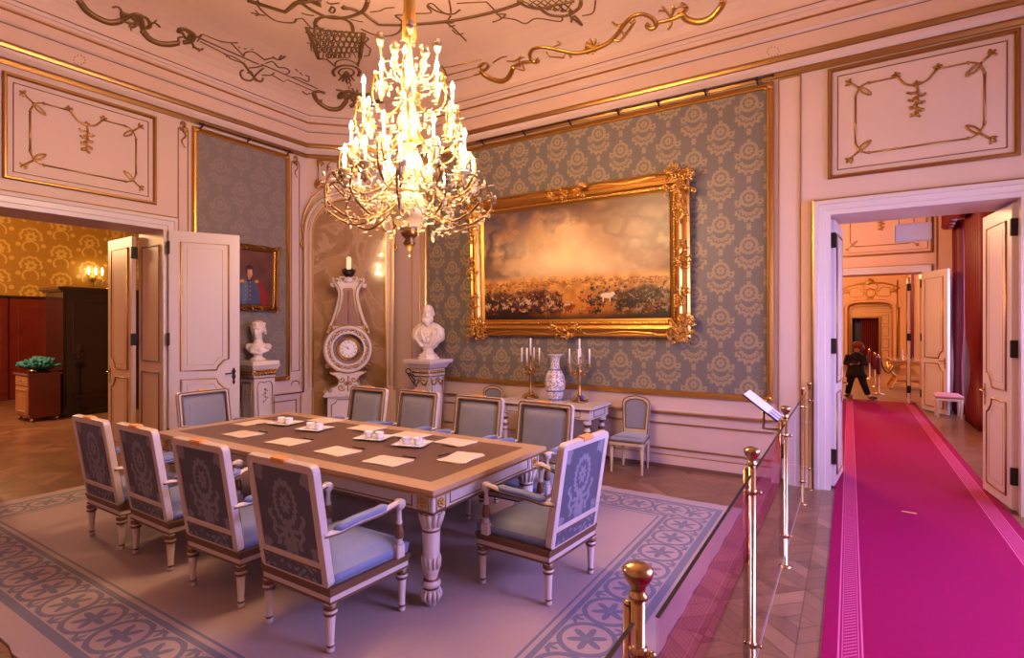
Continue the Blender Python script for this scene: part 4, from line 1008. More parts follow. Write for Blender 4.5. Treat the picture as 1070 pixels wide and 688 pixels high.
# ================================================================== ARMCHAIRS
def make_armchair():
    t = thing('armchair', 'x', 'chair', (0, 0, 0), 0, 'armchairs around the conference table')
    B = -.27; F_ = .27
    q = lambda e: [(-.285-e, B-e), (.285+e, B-e), (.315+e, F_+e), (-.315-e, F_+e)]
    def trap(mb, e, z0, z1):
        c = q(e); mb.prism(c, z0, z1)
    mb = MB(); trap(mb, 0, .262, .338); mb.build('seat_rail', M['cpaint'], t)
    mb = MB(); trap(mb, .012, .322, .342); trap(mb, .005, .298, .320); trap(mb, .006, .256, .268)
    mb.build('rail_gilding', M['cgold'], t)
    mb = MB(); mb.cushion([(-.27, B+.03), (.27, B+.03), (.305, F_+.005), (-.305, F_+.005)], .340, .455, .035, 12); mb.build('seat_cushion', M['fabric'], t)
    LG = [(.013, 0), (.020, .006), (.021, .018), (.015, .026), (.021, .034), (.021, .042), (.017, .046), (.025, .185), (.022, .19), (.035, .198), (.036, .212), (.028, .216), (.028, .222), (.036, .228), (.036, .244), (.028, .25), (.034, .258)]
    cm = [0]*(len(LG)-1)
    for k in (4, 3, 8, 9, 12, 13, 14): cm[k] = 1
    for (x, y) in ((-.262, B+.02), (.262, B+.02), (-.29, F_-.025), (.29, F_-.025)):
        mb = MB(); mb.lathe(LG, 16, 0, 0, 0, cm); o = mb.build('leg', [M['cpaint'], M['cgold']], t); o.location = (x, y, 0)
    # leaning back: local (u, v, h) with h towards the sitter
    lean = math.atan2(.10, .65)
    BM = Matrix.Translation((0, B+.012, .338)) @ Matrix.Rotation(lean, 4, 'X') @ Matrix(((1, 0, 0, 0), (0, 0, 1, 0), (0, 1, 0, 0), (0, 0, 0, 1)))
    H = .66
    outer = rrect(-.285, .285, 0, H, .035, 5)
    mb = MB(BM); mb.ring(outer, rrect(-.235, .235, .135, H-.045, .006, 5), -.022, .022)
    # lower window between the legs of the back
    bk = mb.build('back_frame', M['cpaint'], t)
    bv = bk.modifiers.new('b', 'BEVEL'); bv.width = .005; bv.segments = 2; bv.limit_method = 'ANGLE'
    mb = MB(BM); mb.box(-.236, .236, .134, H-.044, -.014, .0); mb.box(-.24, .24, .02, .098, -.0245, -.021)
    mb.build('brocade_panel', M['cback'], t)
    mb = MB(BM); mb.cushion([(-.23, .14), (.23, .14), (.23, H-.05), (-.23, H-.05)], .0, .042, .018, 10); mb.build('back_pad', M['fabricg'], t)
    mb = MB(BM)
    mb.tube([(x, y, .021) for x, y in rrect(-.274, .274, .06, H-.012, .03, 4)], .008, 6, closed=True, up=(0, 0, 1))
    mb.tube([(x, y, .024) for x, y in rrect(-.240, .240, .130, H-.040, .01, 3)], .011, 6, closed=True, up=(0, 0, 1))
    mb.box(-.245, .245, .100, .106, -.026, -.020)
    mb.build('back_gilding', M['cgold'], t)
    mb = MB(BM); mb.box(-.062, .062, H-.022, H+.010, -.026, .026, .005); mb.build('crest_tablet', M['crest'], t)
    for s in (-1, 1):
        yb = B-.038
        path = smoothpts([(s*.272, yb, .62), (s*.276, yb+.10, .615), (s*.285, -.10, .628), (s*.30, .05, .635), (s*.312, .14, .655), (s*.316, .195, .66)], 4)
        mb = MB(); mb.tube(path, [.020]*len(path), 10, up=(0, 0, 1), flat=.8)
        mb.lathe([(.006, -.024), (.028, -.022), (.030, 0), (.028, .022), (.006, .024)], 16, Mx=Matrix.Translation((s*.316, .20, .652)) @ Matrix.Rotation(R(90), 4, 'Y'))
        arm = mb.build('armrest', M['cpaint'], t)
        mb = MB(); p0 = [(p[0], p[1], p[2]+.022) for p in path[3:15]]
        mb.tube(p0, [.012]+[.034]*(len(p0)-2)+[.012], 10, up=(0, 0, 1), flat=.62); mb.build('arm_pad', M['fabric'], arm)
        mb = MB(); mb.tube([(p[0]-s*.018, p[1], p[2]-.004) for p in path], .006, 6); mb.tube([(p[0]+s*.018, p[1], p[2]-.004) for p in path], .006, 6); mb.build('arm_gilding', M['cgold'], arm)
        SP = [(.020, 0), (.026, .01), (.016, .022), (.026, .04), (.028, .06), (.022, .10), (.015, .12), (.020, .13), (.015, .14), (.013, .20), (.022, .215), (.018, .225)]
        mb = MB(); mb.box(-.02, .02, -.03, .03, -.075, 0, .004); mb.lathe(SP, 14, 0, 0, 0, [0, 0, 0, 1, 1, 1, 0, 0, 0, 0, 0])
        o = mb.build('arm_support', [M['cpaint'], M['cgold']], t); o.location = (s*.312, .20, .415)
    return t
arm0 = make_armchair()
def place(o, bx, by, rz):      # bx,by: middle of the rear feet; rz 0 faces +y
    o.location = (bx-math.sin(rz)*.25, by+math.cos(rz)*.25, .013); o.rotation_euler = (0, 0, rz)
seats = [
 (-2.54, 1.862, 0, 'armchair seen from behind at the near side, closest to the camera, blue seat lit'),
 (-3.36, 1.868, R(1), 'armchair seen from behind at the near side, second from the camera end'),
 (-4.235, 1.90, R(-1), 'armchair seen from behind at the near side, third from the camera end'),
 (-4.93, 1.88, R(0), 'armchair seen from behind at the near side, farthest left by the parquet'),
 (-2.37, 4.26, R(180), 'armchair facing us across the table, rightmost, before the console table'),
 (-3.13, 4.28, R(181), 'armchair facing us across the table, second from the right, small side chair behind'),
 (-3.95, 4.30, R(179), 'armchair facing us across the table, in front of the bearded bust pedestal'),
 (-4.66, 4.25, R(181), 'armchair facing us across the table, leftmost, in front of the tall clock'),
 (-5.90, 3.20, R(-88), 'armchair at the left head of the table, before the open white door'),
 (-1.52, 3.137, R(85), 'armchair at the right end of the table with white-flowered blue back panel')]
for i, (x, y, r, lab) in enumerate(seats):
    o = arm0 if i == 0 else dup(arm0, (0, 0, 0), 0, lab)
    o['label'] = lab; place(o, x, y, r)

# ================================================================== SIDE CHAIRS
M['aged'] = mat('aged_cream', (.52, .40, .27), .4)
sc = thing('side_chair', 'small cream side chair with grey seat between console table and barrier', 'chair', (-2.19, 6.14, 0), R(183), 'side chairs against the wall')
mb = MB(); mb.cushion([(-.165, -.19), (.165, -.19), (.205, .20), (-.205, .20)], .375, .43, .02); mb.build('seat_cushion', M['fabricg'], sc)
mb = MB(); mb.prism([(-.17, -.20), (.17, -.20), (.21, .19), (.18, .215), (-.18, .215), (-.21, .19)], .33, .378); mb.build('seat_rail', M['aged'], sc)
mb = MB(); mb.prism([(-.173, -.203), (.173, -.203), (.214, .192), (.182, .219), (-.182, .219), (-.214, .192)], .366, .379); mb.build('rail_gilding', M['cgold'], sc)
for (x, y) in ((-.15, -.18), (.15, -.18), (-.18, .175), (.18, .175)):
    mb = MB(); mb.lathe([(.010, 0), (.016, .01), (.012, .03), (.014, .05), (.022, .28), (.018, .285), (.028, .30), (.024, .33)], 12, x, y); mb.build('leg', M['aged'], sc)
BM2 = Matrix.Translation((0, -.185, .375)) @ Matrix.Rotation(R(6), 4, 'X') @ Matrix(((1, 0, 0, 0), (0, 0, 1, 0), (0, 1, 0, 0), (0, 0, 0, 1)))
ol = [(-.15, 0), (.15, 0), (.175, .40), (.16, .44), (.10, .475), (0, .49), (-.10, .475), (-.16, .44), (-.175, .40)]
il = [(-.115, .09), (.115, .09), (.135, .38), (.125, .40), (.08, .435), (0, .445), (-.08, .435), (-.125, .40), (-.135, .38)]
mb = MB(BM2); mb.ring(ol, il, -.015, .015); mb.build('back_frame', M['aged'], sc)
mb = MB(BM2); mb.prism([(x*.99, y) for x, y in il], -.008, .012); mb.build('back_pad', M['fabricg'], sc)
mb = MB(BM2); mb.tube([(x, y, .015) for x, y in il], .008, 6, closed=True, up=(0, 0, 1)); mb.tube([(x*.96, y*.985, .015) for x, y in ol[1:]+ol[:1]], .007, 6, closed=True, up=(0, 0, 1)); mb.build('back_gilding', M['cgold'], sc)
dup(sc, (-4.30, 6.14, 0), R(180), 'small cream side chair mostly hidden, left of the console table by the wall')

# ================================================================== CONSOLE TABLE AND WHAT STANDS ON IT
ct = thing('console_table', 'narrow cream console table against the damask wall below the battle painting', 'table', (-3.21, 6.09, 0))
mb = MB(); mb.box(-.68, .68, -.31, .31, .715, .75, .008); mb.build('tabletop', M['cpaint'], ct)
mb = MB(); mb.ring(rrect(-.64, .64, -.28, .28, .004, 1), rrect(-.60, .60, -.24, .24, .004, 1), .60, .715); mb.build('apron', M['cpaint'], ct)
mb = MB()
for (y, s) in ((-.28, -1), (.28, 1)): mb.frame(-.52, .52, .62, .70, fprof(.007, .006), Mx=wallM((0, y, 0), (1, 0, 0), (0, s, 0)))
for (x, s) in ((-.64, -1), (.64, 1)): mb.frame(-.17, .17, .62, .70, fprof(.007, .006), Mx=wallM((x, 0, 0), (0, 1, 0), (s, 0, 0)))
mb.ring(rrect(-.683, .683, -.313, .313, .01, 2), rrect(-.64, .64, -.28, .28, .01, 2), .712, .722); mb.build('gilding', M['cgold'], ct)
for x in (-.58, .58):
    for y in (-.22, .22):
        mb = MB(); mb.box(x-.05, x+.05, y-.05, y+.05, .59, .714, .004)
        LL = [(.03, 0), (.036, .01), (.036, .04), (.024, .05), (.038, .07), (.038, .09), (.026, .10), (.034, .36), (.04, .365), (.03, .38), (.045, .42), (.045, .46), (.03, .48), (.028, .50), (.05, .54), (.052, .57), (.04, .59)]
        cm = [0]*16
        for k in (4, 8, 10, 13): cm[k] = 1
        mb.lathe(LL, 20, x, y, 0, cm, flute=1, fa=.06); mb.build('leg', [M['cpaint'], M['cgold']], ct)
mb = MB(); mb.box(-.55, .55, -.2, .2, .10, .125, .006); mb.build('shelf', M['cpaint'], ct)
def candelabrum(x, y, ncan, label, rz):
    t = thing('candelabrum', label, 'candelabrum', (x, y, .753), rz, 'candelabra on the console table')
    mb = MB(); mb.lathe([(.095, 0), (.10, .008), (.085, .02), (.06, .03), (.035, .055), (.026, .075), (.032, .09), (.020, .11), (.017, .26), (.024, .30), (.018, .33), (.030, .36), (.034, .39), (.016, .42), (.012, .53), (.022, .545), (.024, .56), (.014, .57)], 16)
    for k in range(4):
        a = k*PI/2; c, s = math.cos(a), math.sin(a); mb.ball((.095*c, .095*s, .018), .022, 8, 6)
        mb.tube([(.03*c, .03*s, .07), (.07*c, .07*s, .06), (.095*c, .095*s, .02)], .008, 6)
        mb.ball((.03*c, .03*s, .05), .02, 8, 6)
    for k in range(14): mb.ball((.019*math.cos(k*1.9), .019*math.sin(k*1.9), .12+k*.017), .009, 6, 4)
    mb.build('stem', M['goldd'], t)
    for k in range(ncan):
        a = 2*PI*k/ncan; c, s = math.cos(a), math.sin(a); r = .125
        mb = MB(); mb.tube(smoothpts([(.02*c, .02*s, .37), (.06*c, .06*s, .335), (.10*c, .10*s, .36), (.115*c, .115*s, .40), (r*c, r*s, .44)], 3), .007, 6)
        mb.ball((.055*c, .055*s, .345), .018, 8, 5); mb.ball((.10*c, .10*s, .37), .016, 8, 5); mb.ball((.035*c, .035*s, .40), .014, 8, 5)
        mb.lathe([(.006, 0), (.024, .010), (.024, .014), (.012, .02), (.014, .045), (.018, .05)], 12, r*c, r*s, .43); mb.build('arm', M['goldd'], t)
        mb = MB(); mb.lathe([(.0105, 0), (.0105, .185), (.003, .19)], 10, r*c, r*s, .478); mb.build('candle', M['wax2'], t)
    mb = MB(); mb.lathe([(.0115, 0), (.0115, .22), (.003, .226)], 10, 0, 0, .57); mb.build('candle', M['wax2'], t)
    return t
candelabrum(-3.58, 6.17, 4, 'gilt candelabrum with white candles left of the porcelain vase', R(8))
t = candelabrum(-2.88, 6.19, 4, 'gilt candelabrum with white candles right of the porcelain vase', R(20))
mb = MB(); mb.lathe([(.012, 0), (.022, .01), (.020, .04), (.010, .055)], 10, .035, -.055, .035); mb.build('blue_figure', mat('cobalt', (.03, .04, .45), .2), t)
def vasefn(T, p):
    x, y, z = p; th = x.atan2(y)
    a = ((th*9+(z*70).sin()*2).sin()*((z*120)+(th*5).sin()*2).sin()).gt(.12)
    b = ((th*9+(z*60).cos()*2).sin()*((z*50).cos())).gt(.45)
    c = band(z, .13, .012).max(band(z, .40, .010)).max(band(z, .02, .012))
    return [(a*.7, (.22, .20, .30)), (b*.8, (.38, .20, .14)), (c*.9, (.12, .13, .34))]
M['vase'] = mat('painted_vase', (.70, .66, .70), .15, fn=vasefn)
mb = MB(); mb.lathe([(.085, 0), (.088, .01), (.095, .04), (.125, .16), (.132, .24), (.120, .32), (.09, .38), (.062, .42), (.055, .47), (.060, .53), (.085, .575), (.098, .59), (.094, .594), (.05, .56)], 32)
o = mb.build('porcelain_vase', M['vase']); o.location = (-3.20, 6.14, .751); tag(o, 'blue and white patterned porcelain vase between the two candelabra', 'vase')

# ================================================================== ON THE TABLE
TT = .013+TZ+.001
def sheet(x, y, rz, lab, two=0):
    mb = MB()
    for k in range(2+two):
        A = .105; Bq = .15; m_ = Matrix.Rotation(R(k*7-3), 4, 'Z')
        pts = [(-Bq, -A), (Bq, -A), (Bq, A), (-Bq, A)]
        mb.add([(*p, .0006+k*.0016) for p in pts]+[(p[0], p[1], .0018+k*.0016+.003*abs(p[0]*4)) for p in pts], [(0, 1, 2, 3), (7, 6, 5, 4), (0, 4, 5, 1), (1, 5, 6, 2), (2, 6, 7, 3), (3, 7, 4, 0)], Mx=m_)
    o = mb.build('paper_sheets', M['paper']); o.location = (x, y, TT); o.rotation_euler = (0, 0, rz); return tag(o, lab, 'paper', 'papers on the conference table')
P = [(-4.522, 2.753, 0, 'sheets of paper on near table side, leftmost of that row'), (-3.909, 2.767, 0, 'sheets of paper on near table side, second from the left'),
 (-3.289, 2.756, 0, 'sheets of paper on near table side, third from the left'), (-2.755, 2.748, 0, 'sheets of paper on near table side, nearest the camera'),
 (-4.978, 3.135, 90, 'sheets of paper at the left head of the table, before the lone armchair'), (-4.487, 3.59, 0, 'sheets of paper on far table side, leftmost, behind the two left cup trays'),
 (-3.815, 3.53, 0, 'sheets of paper on far table side, second from the left, before the pedestal'), (-3.237, 3.50, 0, 'sheets of paper on far table side, third from the left, behind the right cup trays'),
 (-2.736, 3.49, 0, 'sheets of paper on far table side, rightmost of that row'), (-2.375, 3.097, 86, 'sheets of paper at the right end of the table, fanned out')]
for i, (x, y, r, lab) in enumerate(P): sheet(x, y, R(r+[0, 4, -3, 3, 2, -4, 3, 0, -3, 5][i]), lab, 1 if i == 9 else 0)
side = ['leftmost near', 'second near', 'third near', 'camera-end near', 'left head', 'leftmost far', 'second far', 'third far', 'rightmost far', 'right end']
for i, (x, y, r, lab) in enumerate(P):
    s = 1 if i < 4 else -1
    if i in (4, 9): px_, py_, rr = x+(.15 if i == 4 else -.155), y, 85
    else: px_, py_, rr = x+.06, y+s*.155, 4
    mb = MB(); mb.tube([(-.065, 0, .005), (.05, 0, .005), (.065, 0, .005)], [.0045, .0045, .0012], 8); mb.box(-.062, -.03, -.001, .001, .009, .0105)
    o = mb.build('pen', M['pen']); o.location = (px_, py_, TT); o.rotation_euler = (0, 0, R(rr)); tag(o, 'black pen lying beside the %s paper sheets' % side[i], 'pen', 'pens on the conference table')
cup0 = None; tray0 = None
TR = [(-4.664, 3.27, 'leftmost'), (-4.173, 3.233, 'second from left'), (-3.408, 3.237, 'third from left'), (-2.969, 3.23, 'rightmost')]
for i, (x, y, nm) in enumerate(TR):
    rz = R(8+i*3)
    if tray0 is None:
        mb = MB(); S = .12
        def sq(s, z): return [(px_, py_, z) for px_, py_ in rrect(-s*1.15, s*1.15, -s, s, .02, 3)]
        lv = [sq(.07, 0), sq(.085, .002), sq(.118, .014), sq(.12, .016), sq(.112, .015), sq(.085, .005)]; n = len(lv[0]); vs = sum(lv, [])
        fs = [(k*n+j, k*n+(j+1) % n, (k+1)*n+(j+1) % n, (k+1)*n+j) for k in range(5) for j in range(n)]+[list(range(n))[::-1], [5*n+j for j in range(n)]]
        mb.add(vs, fs); tray0 = mb.build('serving_tray', M['china']); o = tray0
    else: o = tray0.copy(); col.objects.link(o)
    o.location = (x, y, TT); o.rotation_euler = (0, 0, rz); tag(o, 'white porcelain tray with two cups, %s on the table' % nm, 'tray', 'cup trays on the conference table')
    for k, s in enumerate((-1, 1)):
        if cup0 is None:
            cup0 = thing('coffee_cup', 'x', 'cup', (0, 0, 0), 0, 'coffee cups on the trays')
            mb = MB(); mb.lathe([(.026, 0), (.028, .003), (.036, .02), (.0375, .052), (.0385, .056), (.0345, .055), (.033, .02), (.02, .008)], 24); mb.build('bowl', M['china'], cup0)
            mb = MB(); mb.tube(smoothpts([(.036, 0, .045), (.055, 0, .043), (.058, 0, .028), (.036, 0, .016)], 3), .0035, 6); mb.build('handle', M['china'], cup0); c_ = cup0
        else: c_ = dup(cup0, (0, 0, 0), 0, 'x')
        c_.location = (x+s*.05*math.cos(rz), y+s*.05*math.sin(rz), TT+.0055); c_.rotation_euler = (0, 0, R(40+70*i+130*k))
        c_['label'] = 'white coffee cup, %s one on the %s tray' % (('left', 'right')[k], nm)

# ================================================================== PAINTINGS
def vn(h, w, fy, fx, seed):
    r = np.random.default_rng(seed); g = r.random((fy+2, fx+2)); ys = np.linspace(0, fy, h); xs = np.linspace(0, fx, w)
    iy = ys.astype(int); ix = xs.astype(int); ty = ys-iy; tx = xs-ix; ty = ty*ty*(3-2*ty); tx = tx*tx*(3-2*tx)
    iy = np.minimum(iy, fy); ix = np.minimum(ix, fx)
    a = g[iy][:, ix]; b_ = g[iy][:, ix+1]; c_ = g[iy+1][:, ix]; d = g[iy+1][:, ix+1]
    return (a*(1-tx)+b_*tx)*(1-ty)[:, None]+(c_*(1-tx)+d*tx)*ty[:, None]
def fbm(h, w, fy, fx, seed, o=5):
    s = 0; A = 1; T_ = 0
    for k in range(o): s = s+A*vn(h, w, fy*2**k, fx*2**k, seed+k); T_ += A; A *= .5
    return s/T_
def lerp(a, b_, t): t = np.clip(t, 0, 1)[..., None] if np.ndim(t) else t; return np.asarray(a)*(1-t)+np.asarray(b_)*t
def canvas(name, img, w, h, parent, Mx, rough=.35):
    H_, W_ = img.shape[:2]; xs = np.linspace(-w/2, w/2, W_); zs = np.linspace(h/2, -h/2, H_)
    me = bpy.data.meshes.new(name); co_ = np.zeros((H_*W_, 3)); X_, Z_ = np.meshgrid(xs, zs); co_[:, 0] = X_.ravel(); co_[:, 1] = Z_.ravel()
    idx = np.arange(H_*W_).reshape(H_, W_); f = np.stack([idx[1:, :-1], idx[1:, 1:], idx[:-1, 1:], idx[:-1, :-1]], -1).reshape(-1, 4)
    me.from_pydata((co_ @ np.array(Mx.to_3x3()).T+np.array(Mx.translation)).tolist(), [], f.tolist())
    ca = me.color_attributes.new('paint', 'FLOAT_COLOR', 'POINT'); c4 = np.ones((H_*W_, 4), dtype=np.float32); c4[:, :3] = np.clip(img, 0, 1).reshape(-1, 3)**2.2
    ca.data.foreach_set('color', c4.ravel()); me.materials.append(vmat(name, rough)); o = bpy.data.objects.new(name, me); col.objects.link(o); o.parent = parent; return o
def battle():
    H_, W_ = 240, 420; im = np.zeros((H_, W_, 3)); yy, xx = np.mgrid[0:H_, 0:W_]; v = yy/H_; u = xx/W_
    n1 = fbm(H_, W_, 3, 4, 3); n2 = fbm(H_, W_, 8, 12, 9)
    hz = .66
    sky = lerp((.62, .46, .32), (1.0, .86, .60), (1-np.hypot((u-.42)*1.1, (v-.45)*1.5)*1.5)+(n1-.5)*1.3)
    sky = lerp(sky, (.24, .21, .26), np.clip((.42-u)*2.4-(v)*1.3+(n2-.5)*2.2+(n1-.5)*1.6+.15, 0, .85)); sky = lerp(sky, (.36, .24, .17), np.clip((u-.55)*1.9-(v-.2)*1.6+(n2-.45)*1.8, 0, .8)); sky = lerp(sky, (.40, .28, .20), np.clip((.25-u)*3-(abs(v-.5))*2+(n2-.4), 0, .5))
    sky = lerp(sky, (1., .88, .62), np.clip((n2-.5)*2.2, 0, .5)*np.clip(1-abs(v-.35)*2.5, 0, 1))
    gr = lerp((.92, .68, .34), (.42, .23, .08), (v-hz+.06)/.32+(fbm(H_, W_, 20, 40, 5)-.5)*1.1)
    gr = lerp(gr, (.16, .09, .04), np.clip((v-.88)*6+(n2-.5)*3, 0, .8)); gr = lerp(gr, (.88, .58, .22), np.clip(1-np.hypot((u-.55)*3, (v-.88)*5), 0, .7))
    im[:] = lerp(sky, gr, (v-hz+.07)/.06)
    r = np.random.default_rng(11)
    def ell(cx, cy, rx, ry, c, ang=0., al=1.):
        x0, x1 = int(max(0, cx-rx-ry-2)), int(min(W_, cx+rx+ry+3)); y0, y1 = int(max(0, cy-rx-ry-2)), int(min(H_, cy+rx+ry+3))
        if x1 <= x0 or y1 <= y0: return
        Y, X_ = np.mgrid[y0:y1, x0:x1]; dx = X_-cx; dy = Y-cy; ca, sa = math.cos(ang), math.sin(ang)
        d = ((dx*ca+dy*sa)/rx)**2+((dy*ca-dx*sa)/ry)**2; m_ = np.clip((1.25-d)*2, 0, 1)*al
        im[y0:y1, x0:x1] = im[y0:y1, x0:x1]*(1-m_[..., None])+np.array(c)*m_[..., None]
    horses = [(.22, .10, .04), (.36, .18, .08), (.12, .07, .05), (.80, .68, .50), (.30, .13, .05)]; coats = [(.62, .20, .12), (.70, .58, .46), (.25, .24, .34), (.45, .22, .12), (.70, .50, .22), (.15, .12, .12)]
    for k in range(260):       # distant ranks
        cx = r.random()*W_; cy = H_*(.655+.045*r.random()); ell(cx, cy, 1+r.random()*2.5, .8+r.random(), (.42+.2*r.random(), .27, .13), 0, .6)
    for (cx, cy, rx, ry, c, al) in ((.10, .80, .14, .08, (.20, .12, .09), .75), (.25, .82, .16, .075, (.26, .13, .09), .7), (.38, .78, .10, .05, (.35, .18, .10), .5), (.76, .80, .12, .06, (.20, .12, .07), .7), (.90, .80, .12, .07, (.16, .10, .06), .75), (.82, .87, .08, .045, (.12, .07, .05), .8), (.15, .93, .2, .04, (.14, .08, .05), .6)):
        d_ = ((u-cx)/rx)**2+((v-cy)/ry)**2+(n2-.5)*2.4; im[:] = lerp(im, c, np.clip(1.1-d_, 0, 1)*al)
    for k in range(430):
        t = r.random()**.7; cx = r.random()*W_; u_ = cx/W_; cy = H_*(.69+.25*t)
        dens = 1.0*(u_ < .46)+.9*(u_ > .62)*(t < .75)+.15
        if r.random() > dens: continue
        s = (1.0+3.2*t)*(.8+.4*r.random()); dr = r.choice([-1, 1]); hc = horses[r.integers(0, 5)]; cc = coats[r.integers(0, 6)]
        if u_ > .62: cc = tuple(np.array(cc)*.55); hc = tuple(np.array(hc)*.7)
        ell(cx, cy, s*1.6, s*.7, hc); ell(cx+dr*s*1.5, cy-s*.9, s*.35, s*.9, hc, dr*.5); ell(cx+dr*s*2.0, cy-s*1.4, s*.6, s*.3, hc, dr*.4)
        for l in (-1.1, -.7, .7, 1.1): ell(cx+l*s, cy+s*1.1, s*.16, s*.8, hc)
        ell(cx, cy-s*1.2, s*.42, s*.85, cc); ell(cx, cy-s*2.2, s*.28, s*.3, (.75, .5, .32)); ell(cx, cy-s*2.6, s*.3, s*.16, (.12, .08, .07))
        if r.random() < .3: ell(cx+dr*s*.8, cy-s*2.6, s*.1, s*1.6, (.25, .15, .08))
    for (cx, cy, s, c) in ((.70, .80, 8, (.90, .80, .62)), (.79, .87, 11, (.13, .08, .05)), (.84, .86, 7, (.12, .07, .05)), (.50, .90, 7, (.48, .20, .08)), (.24, .95, 6, (.12, .07, .05)), (.58, .80, 5, (.75, .45, .25)), (.61, .91, 5, (.7, .3, .15)), (.44, .93, 6, (.35, .15, .08))):
        ell(cx*W_, cy*H_, s*1.7, s*.75, c); ell(cx*W_+s*1.6, cy*H_-s*.5, s*.6, s*.4, c, .5); 
        for l in (-1, .8): ell(cx*W_+l*s, cy*H_+s*.9, s*.2, s*.8, c)
    for k in range(160): ell(W_*(.35+.6*r.random()), H_*(.84+.14*r.random()), 1+3*r.random(), .7+r.random(), tuple(np.array((.75, .45, .18))*(.3+.9*r.random())), r.random(), .7)
    im[:] = lerp(im, (.08, .04, .02), np.clip((v-.93)*8, 0, .75)); return np.clip(im*np.array((.96, .97, 1.0)), 0, 1)
def portrait():
    H_, W_ = 170, 136; yy, xx = np.mgrid[0:H_, 0:W_]; v = yy/H_; u = xx/W_; n1 = fbm(H_, W_, 3, 3, 21); im = lerp((.26, .15, .11), (.42, .25, .19), n1*1.2-.1+(.5-v)*.5)
    def blob(cx, cy, rx, ry, c, e=.15, al=1.):
        nonlocal im
        d = ((u-cx)/rx)**2+((v-cy)/ry)**2; m_ = np.clip((1-d)/e, 0, 1)*al; im = lerp(im, c, m_)
    blob(.68, .95, .24, .40, (.50, .10, .08), .4); blob(.42, .82, .29, .30, (.27, .30, .40), .3); blob(.38, 1.02, .33, .48, (.24, .27, .37), .3); blob(.30, .75, .12, .28, (.34, .37, .47), .6)
    q = .82; X0, Y0 = .42, .52
    def hb(cx, cy, rx, ry, c, e=.25, al=1.): blob(X0+(cx-.43)*q, Y0+(cy-.48)*q, rx*q, ry*q, c, e, al)
    hb(.43, .47, .085, .10, (.16, .17, .24)); hb(.43, .42, .06, .09, (.62, .40, .30)); hb(.43, .29, .125, .13, (.17, .10, .07)); hb(.44, .335, .09, .13, (.74, .50, .38), .3); hb(.465, .32, .055, .09, (.86, .63, .50), .8, .8)
    hb(.43, .225, .12, .05, (.16, .09, .06), .4); hb(.345, .30, .025, .07, (.16, .09, .06), .5)
    for dx in (-.032, .042): hb(.45+dx, .322, .014, .007, (.18, .11, .09), .5); hb(.45+dx, .300, .022, .005, (.30, .18, .12), .5)
    hb(.458, .36, .010, .028, (.66, .42, .31), .8); hb(.45, .405, .024, .007, (.58, .30, .25), .6); hb(.375, .37, .02, .05, (.42, .25, .18), .8, .6)
    for k in range(5): blob(.44, .58+k*.08, .013, .010, (.78, .58, .30))
    for k in range(5): blob(.33, .58+k*.08, .010, .009, (.70, .52, .28))
    blob(.60, .56, .05, .03, (.75, .55, .25)); blob(.24, .57, .06, .03, (.75, .55, .25)); return im
